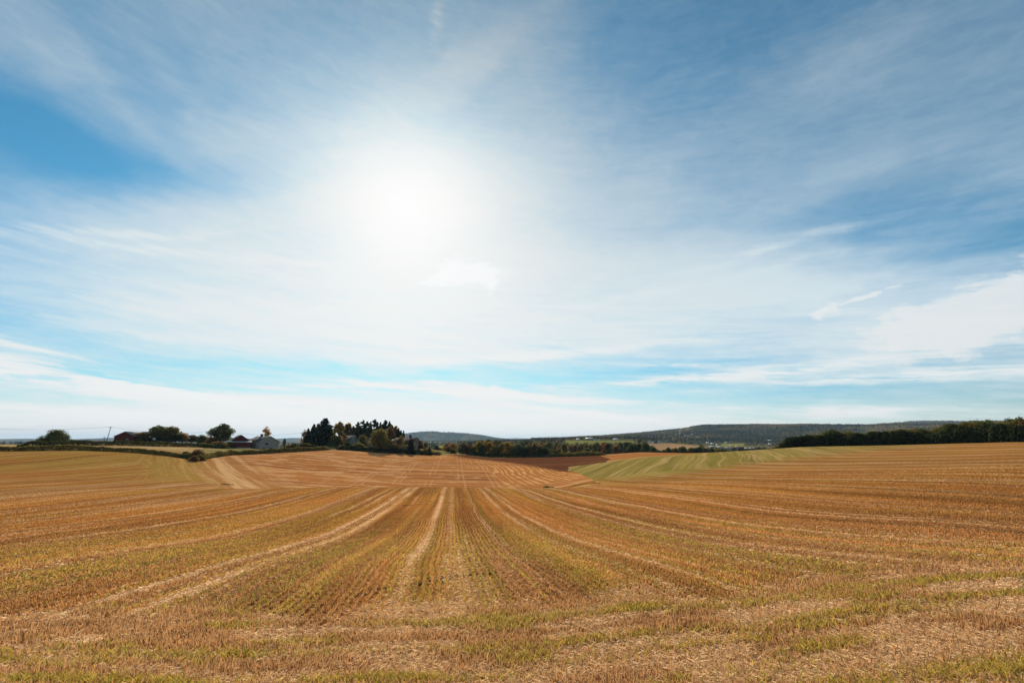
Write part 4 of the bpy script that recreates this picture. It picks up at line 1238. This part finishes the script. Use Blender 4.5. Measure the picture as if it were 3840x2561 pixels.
def gable_wall(w, d, hw, hr):
    y0, y1 = -d / 2, d / 2
    V = np.array([(-w / 2, y, z) for y in (y0, y1) for z in (-1.5, hw)] + [(w / 2, y, z) for y in (y0, y1) for z in (-1.5, hw)] + [(0, y0, hw + hr), (0, y1, hw + hr)], float)
    q = [(0, 4, 5, 1), (2, 3, 7, 6), (0, 1, 3, 2), (4, 6, 7, 5), (1, 5, 8, 8), (3, 9, 9, 7)]
    quads_ = np.array([(0, 4, 5, 1), (3, 7, 6, 2), (1, 3, 2, 0), (4, 6, 7, 5)])
    # gable triangles closed with a midpoint so every face is a quad
    m0 = len(V); V = np.concatenate([V, [(0, y0, hw), (0, y1, hw)]])
    return V, np.concatenate([quads_, [(1, m0, 8, 8), (m0, 5, 8, 8), (3, 9, 9, m0 + 1), (m0 + 1, 9, 9, 7)]])


def slab(a, b, c, d, t):
    """roof slab: four top corners and a thickness"""
    p = np.array([a, b, c, d], float)
    return hexa(np.concatenate([p - (0, 0, t), p]))


def house(name, x, r, w, d, hw, hr, rot, mw, mr, label, cat, chim=None, wins=(), doors=(), over=0.5, ybase=1680, hip=0.0, dz=0.0, board=None):
    a = float(ray(x, ybase)[0])
    X, Y = r * math.sin(a), r * math.cos(a)
    root = bpy.data.objects.new(name, None); COL.objects.link(root)
    root.location = (X, Y, float(Hgt(X, Y)) + dz); root.rotation_euler = (0, 0, -a + math.radians(rot))
    tag(root, label, cat)
    wv, wf = gable_wall(w, d, hw, hr)
    me = bpy.data.meshes.new('wall')
    me.from_pydata([tuple(v) for v in wv], [], [tuple(dict.fromkeys(int(i) for i in f)) for f in wf]); me.materials.append(mw); me.update()
    link('wall', me, root)
    sl = hr / (w / 2)
    ex, yy = w / 2 + over, d / 2 + over
    ze, zr = hw - over * sl + 0.16, hw + hr + 0.16
    rf = part('roof', [slab((-ex, -yy, ze), (0, -yy + hip, zr), (0, yy - hip, zr), (-ex, yy, ze), 0.15), slab((0.003, -yy + hip, zr), (ex, -yy, ze), (ex, yy, ze), (0.003, yy - hip, zr), 0.15)], mr, root)
    if board:
        part('bargeboard', [slab((-ex, -yy - 0.06, ze + 0.03), (0, -yy - 0.06, zr + 0.03), (0, -yy - 0.005, zr + 0.03), (-ex, -yy - 0.005, ze + 0.03), 0.28), slab((0.004, -yy - 0.06, zr + 0.03), (ex, -yy - 0.06, ze + 0.03), (ex, -yy - 0.005, ze + 0.03), (0.004, -yy - 0.005, zr + 0.03), 0.28)], board, root)
    if chim:
        cx, cy, s, h = chim
        c = part('chimney', [box(cx - s, cx + s, cy - s, cy + s, hw + hr * 0.4, hw + hr + h), box(cx - s - 0.12, cx + s + 0.12, cy - s - 0.12, cy + s + 0.12, hw + hr + h + 0.002, hw + hr + h + 0.18)], M_rdark, rf)
    for side, u, z, ww, wh in wins:
        if side == 'f':
            fb = box(u - ww / 2, u + ww / 2, -d / 2 - 0.06, -d / 2 + 0.02, z, z + wh); pb = box(u - ww / 2 + 0.1, u + ww / 2 - 0.1, -d / 2 - 0.075, -d / 2 + 0.01, z + 0.1, z + wh - 0.1)
        else:
            s = -1 if side == 'l' else 1
            xs = sorted((s * (w / 2 + 0.06), s * (w / 2 - 0.02))); xp = sorted((s * (w / 2 + 0.075), s * (w / 2 - 0.01)))
            fb = box(xs[0], xs[1], u - ww / 2, u + ww / 2, z, z + wh); pb = box(xp[0], xp[1], u - ww / 2 + 0.1, u + ww / 2 - 0.1, z + 0.1, z + wh - 0.1)
        wf_ = part('window', [fb], M_frame, root); part('pane', [pb], M_glass, wf_)
    for side, u, ww, wh, mt in doors:
        dr = part('door', [box(u - ww / 2, u + ww / 2, -d / 2 - 0.07, -d / 2 + 0.02, 0.05, wh)], mt, root)
        part('handle', [box(u + ww / 2 - 0.22, u + ww / 2 - 0.14, -d / 2 - 0.14, -d / 2 - 0.072, 1.0, 1.14)], M_rdark, dr)
    return root


# grey single-storey house, gable to the field
house('farm_house', 983, 314, 11.2, 15.0, 4.0, 2.9, 27, M_grey, M_rgrey, 'grey gabled house with a dark pitched roof left of the narrow conifer', 'house', chim=(0.0, 2.0, 0.55, 1.2),
      wins=(('f', -1.6, 1.9, 1.9, 1.4), ('f', -2.8, -0.3, 1.6, 0.8), ('f', 1.2, -0.3, 2.0, 0.8), ('l', -3.2, 1.5, 1.2, 1.3), ('l', 2.5, 1.5, 1.2, 1.3)), board=M_frame)
# red barn with a lean-to
b2 = house('barn', 893, 316, 8.2, 12.0, 4.2, 2.9, 8, M_red, M_rgrey, 'red barn with a lean-to front beside the big spreading tree', 'barn', doors=(('f', 2.3, 1.4, 2.2, M_darkred),))
part('lean_to', [box(-5.4, 5.0, -10.2, -6.03, -1.2, 2.9)], M_red, b2)
part('lean_to_roof', [slab((-5.8, -10.7, 3.0), (5.4, -10.7, 3.0), (5.4, -6.04, 4.0), (-5.8, -6.04, 4.0), 0.16)], M_rlight, b2)
part('plinth', [box(-5.42, 5.02, -10.24, -10.205, -1.2, 0.25)], M_stone, b2)
part('side_roof', [slab((-10.6, -5.5, 2.9), (-4.75, -5.5, 4.3), (-4.75, 5.5, 4.3), (-10.6, 5.5, 2.9), 0.16)], M_rgrey, b2)
part('side_wall', [box(-10.0, -4.15, -5.0, 5.0, -1.2, 2.75)], M_red, b2)
# red barn on the rise
house('barn', 492, 347, 9.2, 22.0, 3.9, 2.5, -20, M_darkred, M_rlight, 'dark red pale-roofed barn left of the tree clump on the rise', 'barn', wins=(('f', 1.4, 1.6, 1.0, 1.0),), dz=-0.4)
# low roofs far along the rise
house('shed', 348, 372, 16.0, 6.0, 1.5, 1.3, 90, M_darkred, M_rbrown, 'low red-roofed shed behind the rise left of the tall leaning pole', 'shed', dz=-0.6)
house('shed', 282, 372, 5.0, 5.0, 1.4, 1.5, 60, M_darkred, M_rbrown, 'small shed roof showing right of the lone dome-shaped tree', 'shed', dz=-0.4)
# farm cluster
house('farm_house', 1306, 334, 6.4, 10.0, 3.4, 3.6, 40, M_cream, M_rgrey, 'white-gabled house half hidden behind the yellowing birch', 'house', board=M_frame,
      wins=(('f', -1.2, 1.0, 1.2, 1.3), ('f', 1.2, 1.0, 1.2, 1.3), ('f', 0.0, 4.2, 0.9, 1.0)), dz=-0.2)
house('farm_house', 1522, 330, 9.6, 17.5, 3.6, 3.6, 52, M_beige, M_rbrown, 'beige house with a long brown roof and a chimney at the right of the farm', 'house', chim=(0.0, -3.5, 0.6, 1.6), hip=0.0,
      wins=(('f', -2.0, 1.2, 1.4, 1.3), ('f', 2.0, 1.2, 1.4, 1.3), ('f', 0.0, 4.2, 1.1, 1.1), ('l', -4.0, 1.2, 1.3, 1.3), ('r', 0.0, 1.2, 1.3, 1.3)), dz=0.6)
house('garden_shed', 1474, 326, 5.5, 6.0, 2.6, 2.2, 30, M_beige, M_rgrey, 'small beige outbuilding with a grey roof right of the willow', 'shed', wins=(('f', 0.0, 0.8, 1.0, 1.0),), dz=1.6)
house('garden_shed', 1388, 338, 5.0, 6.0, 2.6, 2.4, -35, M_beige, M_rgrey, 'small gabled outbuilding between the round olive tree and the willow', 'shed', wins=(('f', 0.0, 0.8, 1.0, 1.0),), dz=0.8)
house('garden_shed', 1138, 350, 3.6, 5.0, 4.6, 1.4, 10, M_pink, M_rgrey, 'narrow pale pink outbuilding behind the utility pole', 'shed', wins=(('f', 0.0, 2.2, 0.9, 1.1),))
# grey concrete block beside the columnar conifer
o = part('concrete_block', [box(-0.9, 0.9, -0.5, 0.5, -0.4, 1.7), box(-1.02, 1.02, -0.62, 0.62, 1.703, 1.9)], M_stone, None)
a_ = float(ray(1057, 1680)[0]); o.location = (311 * math.sin(a_), 311 * math.cos(a_), float(Hgt(311 * math.sin(a_), 311 * math.cos(a_)))); o.rotation_euler = (0, 0, -a_)
tag(o, 'squat grey concrete block at the foot of the narrow columnar conifer', 'block')


# ------------------------------------------------------------------ poles and wires
def pole(x, ytop, r, lean, rad, label, arm=1.0, ybase=1668):
    a = float(ray(x, ybase)[0]); X, Y = r * math.sin(a), r * math.cos(a); Z = float(Hgt(X, Y))
    h = EYE + r * float(ray(x, ytop)[1]) - Z
    root = bpy.data.objects.new('utility_pole', None); COL.objects.link(root)
    root.location = (X, Y, Z); root.rotation_euler = (0, math.radians(lean), -a)
    tag(root, label, 'utility pole', 'utility poles on the left-hand rise')
    part('shaft', [tube([(0, 0, -1.2), (0, 0, h / 2), (0, 0, h)], [rad, rad * 0.85, rad * 0.65], 8)], M_wood, root)
    part('crossarm', [box(-arm, arm, -rad - 0.12, -rad + 0.02, h - 0.55, h - 0.40)], M_wood, root)
    for s in (-0.9, 0.0, 0.9):
        part('insulator', [tube([(s * arm, -rad - 0.05, h - 0.398), (s * arm, -rad - 0.05, h - 0.20), (s * arm, -rad - 0.05, h - 0.12)], [0.05, 0.06, 0.02], 6)], M_stone, root)
    bpy.context.view_layer.update()
    return [root.matrix_world @ Vector((s * arm, -rad - 0.05, h - 0.12)) for s in (-0.9, 0.0, 0.9)]


p_a = pole(396, 1599, 292, 4.5, 0.17, 'tall leaning wooden utility pole on the stubble strip at the left', 0.6)
p_b = pole(386, 1637, 372, 1.0, 0.16, 'short distant utility pole just left of the tall leaning one', 0.7)
p_c = pole(818, 1612, 312, 0.5, 0.17, 'utility pole standing in front of the big spreading tree')
p_d = pole(1127, 1621, 312, 1.0, 0.17, 'utility pole in front of the pale pink outbuilding')
p_e = pole(1249, 1640, 306, 0.5, 0.15, 'short utility pole below the yellowing birch')
a_ = float(ray(-420, 1600)[0])
p_0 = [Vector((300 * math.sin(a_), 300 * math.cos(a_), p_a[0].z + 0.5 + 0.1 * k)) for k in range(3)]
m_w = paint('wire', (0.10, 0.10, 0.10), 1, 0.05, 0.6)


def wires(A, B, sag, where):
    for k, wn in enumerate(('left', 'middle', 'right')):
        p, q = A[k], B[k]
        pts_ = []
        for i in range(25):
            t = i / 24
            v = p.lerp(q, t); pts_.append((v.x, v.y, v.z - sag * 4 * t * (1 - t)))
        o = part('power_line', [tube(pts_, [0.011] * 25, 4)], m_w, None)
        tag(o, 'thin wire on the %s insulators %s' % (wn, where), 'wire', 'power lines over the left-hand rise')


wires(p_0, p_a, 2.0, 'running left from the tall leaning pole')
wires(p_a, p_c, 2.2, 'between the leaning pole and the spreading tree')
wires(p_c, p_d, 2.0, 'between the spreading tree and the spruces')
wires(p_d, p_e, 0.8, 'crossing in front of the dark spruces')


# ------------------------------------------------------------------ far houses and the little town
def cottage(i, x, y, w, h, mw, mr, label, long=False, rr=None, group='houses in the far valley'):
    X, Y, Z, r = hit(x, y, 500.0)
    if rr: r = rr; a = float(ray(x, y)[0]); X, Y = r * math.sin(a), r * math.cos(a); Z = float(Hgt(X, Y))
    a = math.atan2(X, Y)
    wm = r * abs(float(ray(x + w / 2, y)[0] - ray(x - w / 2, y)[0]))
    hm = r * (float(ray(x, y - h)[1] - ray(x, y)[1]))
    root = bpy.data.objects.new('long_building' if long else 'small_house', None); COL.objects.link(root)
    root.location = (X, Y, Z); root.rotation_euler = (0, 0, -a + math.radians(90 + random.uniform(-14, 14)))
    d = wm; w2 = max(6.0, min(wm * 0.75, 14.0)); hw, hr = hm * 0.62, hm * 0.38
    tag(root, label, 'building' if long else 'house', group)
    wv, wf = gable_wall(w2, d, hw, hr)
    me = bpy.data.meshes.new('wall'); me.from_pydata([tuple(v) for v in wv], [], [tuple(dict.fromkeys(int(k) for k in f)) for f in wf]); me.materials.append(mw); me.update()
    link('wall', me, root)
    ex, yy = w2 / 2 + 0.5, d / 2 + 0.5; ze, zr = hw - 0.5 * hr / (w2 / 2) + 0.2, hw + hr + 0.2
    part('roof', [slab((-ex, -yy, ze), (0, -yy, zr), (0, yy, zr), (-ex, yy, ze), 0.18), slab((0.004, -yy, zr), (ex, -yy, ze), (ex, yy, ze), (0.004, yy, zr), 0.18)], mr, root)
    nwin = max(2, int(d / 3.5))
    for k in range(min(nwin, 6)):
        u = -d / 2 + d * (k + 0.5) / min(nwin, 6)
        part('window', [box(w2 / 2 - 0.02, w2 / 2 + 0.05, u - 0.6, u + 0.6, hw * 0.40, hw * 0.40 + 1.3)], M_glass, root)


TOWN = [
    (2168, 1650, 12, 6, M_white, M_rtown, 'small white house at the left end of the green hilltop field', False),
    (2209, 1649, 26, 8, M_grey, M_rtown, 'long pale grey building along the top of the green hilltop field', True),
    (2232, 1650, 12, 6, M_white, M_rgrey, 'white house right of the long pale grey building', False),
    (2246, 1650, 8, 5, M_white, M_rgrey, 'tiny white house second right of the long pale grey building', False),
    (2310, 1649, 18, 5, M_white, M_rtown, 'low white barn near the right end of the green hilltop field', True),
    (2105, 1651, 8, 5, M_white, M_rtown, 'lone white house left of the green hilltop field', False),
    (2441, 1661, 18, 8, M_white, M_rgrey, 'cream farmhouse above the tan far field', False),
    (2459, 1662, 12, 8, M_blue, M_rdark, 'dark blue shed beside the cream farmhouse above the tan far field', False),
    (2477, 1661, 16, 6, M_white, M_rgrey, 'low cream barn right of the dark blue shed', True),
    (2508, 1657, 26, 6, M_grey, M_rdark, 'dark long barn above the right part of the tan far field', True),
    (2653, 1664, 10, 6, M_white, M_rtown, 'white house at the top left of the town', False),
    (2671, 1667, 13, 6, M_white, M_rtown, 'bright white roofed house in the left of the town', False),
    (2688, 1675, 6, 10, M_white, M_rtown, 'narrow pale tower house in the town', False),
    (2668, 1679, 20, 6, M_grey, M_rtown, 'pale grey hall at the left of the town', True),
    (2700, 1679, 18, 5, M_grey, M_rtown, 'grey hall right of the narrow tower house', True),
    (2724, 1683, 20, 6, M_white, M_rtown, 'white-roofed workshop in the middle of the town', True),
    (2750, 1686, 26, 8, M_brick, M_rdark, 'dark-roofed brick hall in the middle of the town', True),
    (2779, 1688, 20, 12, M_brick, M_rbrown, 'tall red-brick building in the town', False),
    (2811, 1688, 40, 9, M_grey, M_rtown, 'wide pale grey warehouse at the right of the town', True),
    (2852, 1688, 34, 9, M_grey, M_rgrey, 'dark grey warehouse at the right end of the town', True),
    (2887, 1657, 24, 7, M_grey, M_rtown, 'long pale-roofed building in the trees above the town', True),
    (2887, 1669, 12, 6, M_pink, M_rtown, 'pinkish sunlit house below the long pale-roofed building', False),
    (2874, 1670, 6, 5, M_white, M_rgrey, 'tiny white house left of the pinkish house', False),
    (2846, 1670, 7, 6, M_white, M_rgrey, 'small white house between the brick building and the pinkish house', False),
    (2826, 1671, 7, 6, M_beige, M_rbrown, 'small beige house above the wide pale grey warehouse', False),
    (2740, 1674, 8, 4, M_white, M_rtown, 'white hut at the edge of the small town meadow', False),
    (2762, 1675, 8, 4, M_white, M_rtown, 'second white hut along the small town meadow', False),
    (2722, 1662, 8, 4, M_white, M_rtown, 'white house above the small town meadow', False),
]
for i, t in enumerate(TOWN): cottage(i, *t)
HILL = [(2541, 1630), (2552, 1629), (2561, 1631), (2583, 1630), (2590, 1634), (2598, 1631), (2573, 1638), (2581, 1636), (2594, 1637), (2606, 1630), (2617, 1633), (2784, 1643), (2790, 1645), (2778, 1644)]
for i, (x, y) in enumerate(HILL):
    cottage(i, x, y, 7 if i % 3 else 9, 4.2, M_white if i % 2 else M_grey, M_rtown, 'tiny white house, %s from the left in the row of houses on the wooded hillside' % ORD[sorted(HILL).index((x, y))], group='houses on the wooded hillside')


# ------------------------------------------------------------------ far woods (uncountable)
def woods():
    g = np.random.default_rng(77)
    V, Fq, C, off = [], [], [], 0
    pal = np.array([(0.030, 0.044, 0.020), (0.022, 0.036, 0.018), (0.06, 0.060, 0.022), (0.10, 0.068, 0.028), (0.085, 0.060, 0.026), (0.15, 0.10, 0.030), (0.038, 0.05, 0.024)])
    # valley woods: leafy clumps
    def scatter(n, a0, a1, r0, r1):
        a = g.uniform(a0, a1, n); r = np.sqrt(g.uniform(r0 ** 2, r1 ** 2, n))
        return r * np.sin(a), r * np.cos(a), r
    allp = []
    for (n, x0, x1, r0, r1, nl, h0, h1) in ((1500, 1560, 3500, 560, 1000, 60, 5, 9), (3600, 1560, 3500, 900, 2500, 34, 6, 11), (1200, -60, 1640, 1800, 3600, 20, 7, 12)):
        x, y, r = scatter(n, float(ray(x0, 1660)[0]), float(ray(x1, 1660)[0]), r0, r1)
        z = Hgt(x, y); px, py = project(x, y, z)
        ok = fbm(x / 120, y / 120, 301, 4) > 0.42 + 0.10 * (r < 1000)
        for (q0, q1, w0, w1, ra, rb) in ((2120, 2380, 1647, 1674, 700, 1330), (2410, 2625, 1658, 1702, 560, 1460), (1635, 1735, 1668, 1700, 480, 1600), (2640, 2870, 1664, 1695, 1000, 1560), (2700, 2795, 1660, 1676, 1250, 2300)):
            ok &= ~((px > q0) & (px < q1) & (py > w0) & (py < w1) & (r > ra) & (r < rb))
        allp.append((x[ok], y[ok], z[ok], nl, h0, h1))
    for x, y, z, nl, h0, h1 in allp:
        n = len(x); h = g.uniform(h0, h1, n); w = h * g.uniform(0.30, 0.48, n)
        con = g.random(n) < 0.25; w = np.where(con, h * 0.2, w)
        d = g.normal(size=(n, nl, 3)); d /= np.linalg.norm(d, axis=2, keepdims=True)
        q = g.random((n, nl)) ** (1 / 2.4)
        P = d * q[:, :, None]
        zz = (P[:, :, 2] * 0.46 + 0.52) * h[:, None]
        tap = np.where(con[:, None], np.clip(1.5 * (1 - zz / h[:, None]), 0.05, 1.3), 1.0)
        P = np.stack([x[:, None] + P[:, :, 0] * w[:, None] * tap, y[:, None] + P[:, :, 1] * w[:, None] * tap, z[:, None] + zz], -1).reshape(-1, 3)
        sz = np.repeat(h * (5.0 / nl) ** 0.5 * 0.62, nl)
        v, f = leaves(P, sz, g, 0.7)
        c = pal[g.integers(0, len(pal), n)] * g.uniform(0.7, 1.25, (n, 1)); c = np.where(con[:, None], pal[1], c)
        V.append(v); Fq.append(f + off); off += len(v); C.append(np.repeat(c, nl * 4, axis=0))
    # hillsides: one small crown each
    cone = np.array([(1, 0, 0.12), (0.3, 0.95, 0.2), (-0.8, 0.6, 0.1), (-0.8, -0.6, 0.2), (0.3, -0.95, 0.12), (0.0, 0.0, 1.0), (0.55, 0.3, 0.62), (-0.45, 0.35, 0.66), (-0.1, -0.55, 0.6)])
    cf = np.array([(0, 1, 6, 6), (1, 2, 7, 7), (2, 3, 7, 7), (3, 4, 8, 8), (4, 0, 6, 8), (1, 7, 5, 6), (7, 3, 8, 5), (6, 5, 8, 8)])
    for (n, x0, x1, r0, r1, h0, h1) in ((26000, 1990, 3900, 2250, 4700, 9, 17), (9000, 1430, 1990, 4200, 7200, 12, 20), (5000, 3150, 3900, 5600, 7100, 12, 20)):
        x, y, r = scatter(n, float(ray(x0, 1640)[0]), float(ray(x1, 1640)[0]), r0, r1)
        z = Hgt(x, y)
        nz = fbm(x / 260, y / 200, 311, 4)
        ok = (nz < 0.585) | (g.random(len(nz)) < 0.12)
        x, y, z, nz = x[ok], y[ok], z[ok], nz[ok]; n = len(x)
        h = g.uniform(h0, h1, n); w = h * g.uniform(0.26, 0.5, n); rot = g.uniform(0, 6.28, n)
        cx = cone[None, :, 0] * np.cos(rot)[:, None] - cone[None, :, 1] * np.sin(rot)[:, None]; cy = cone[None, :, 0] * np.sin(rot)[:, None] + cone[None, :, 1] * np.cos(rot)[:, None]
        v = np.stack([x[:, None] + cx * w[:, None], y[:, None] + cy * w[:, None], z[:, None] + cone[None, :, 2] * h[:, None] - 1], -1).reshape(-1, 3)
        f = (cf[None] + (np.arange(n) * 9)[:, None, None]).reshape(-1, 4)
        k = np.clip((nz - 0.35) * 3 + g.normal(0, 0.3, n) + 1.2 * sst(fbm(x / 500, y / 240, 317, 3), 0.55, 0.68), 0, 1.3)
        c = lerp(np.broadcast_to(np.array((0.056, 0.062, 0.024)), (n, 3)), np.array((0.23, 0.15, 0.046)), k) * g.uniform(0.7, 1.3, (n, 1))
        V.append(v); Fq.append(f + off); off += len(v); C.append(np.repeat(c, 9, axis=0))
    m, t = new_mat('far_wood')
    c = attr('tint')
    d = t.nodes.new('ShaderNodeBsdfDiffuse'); S.put(d.inputs[0], c)
    tr = t.nodes.new('ShaderNodeBsdfTranslucent'); S.put(tr.inputs[0], c)
    mx = t.nodes.new('ShaderNodeMixShader'); mx.inputs[0].default_value = 0.3
    t.links.new(d.outputs[0], mx.inputs[1]); t.links.new(tr.outputs[0], mx.inputs[2]); finish(t, mx.outputs[0])
    V = np.concatenate(V); Fq = np.concatenate(Fq); C = np.concatenate(C)
    me = bpy.data.meshes.new('far_woods')
    tri = Fq[:, 2] == Fq[:, 3]
    tot = np.where(tri, 3, 4); flat = np.concatenate([np.where(tri[:, None], np.stack([Fq[:, 0], Fq[:, 1], Fq[:, 2], -np.ones(len(Fq), int)], -1), Fq)]).ravel(); flat = flat[flat >= 0]
    me.vertices.add(len(V)); me.vertices.foreach_set('co', V.astype(np.float32).ravel())
    me.loops.add(len(flat)); me.loops.foreach_set('vertex_index', flat.astype(np.int32))
    me.polygons.add(len(Fq)); me.polygons.foreach_set('loop_start', np.concatenate([[0], np.cumsum(tot)[:-1]]).astype(np.int32)); me.polygons.foreach_set('loop_total', tot.astype(np.int32))
    me.materials.append(m)
    at = me.attributes.new('tint', 'FLOAT_COLOR', 'POINT'); cc = np.ones((len(V), 4), np.float32); cc[:, :3] = C; at.data.foreach_set('color', cc.ravel())
    me.update(calc_edges=True); me.validate()
    tag(link('far_woods', me), kind='stuff')
    return V[:, 2].max()


wood_top = woods()

# ------------------------------------------------------------------ haze: one closed box of thin even air
lo = float((GZ + EYE).min()) - 1.0
hi = max(float((GZ + EYE).max()), float(wood_top), EYE) + 3.0
hv, hf = box(-19500, 19500, -19500, 19500, lo, hi)
mh, th = new_mat('haze_air')
pv = th.nodes.new('ShaderNodeVolumePrincipled')
pv.inputs['Color'].default_value = (0.44, 0.69, 0.94, 1)
pv.inputs['Density'].default_value = 3.9e-5
pv.inputs['Anisotropy'].default_value = 0.2
oh = th.nodes.new('ShaderNodeOutputMaterial'); th.links.new(pv.outputs[0], oh.inputs['Volume'])
tag(link('haze', np_mesh('haze', hv, hf, mh)), kind='stuff')
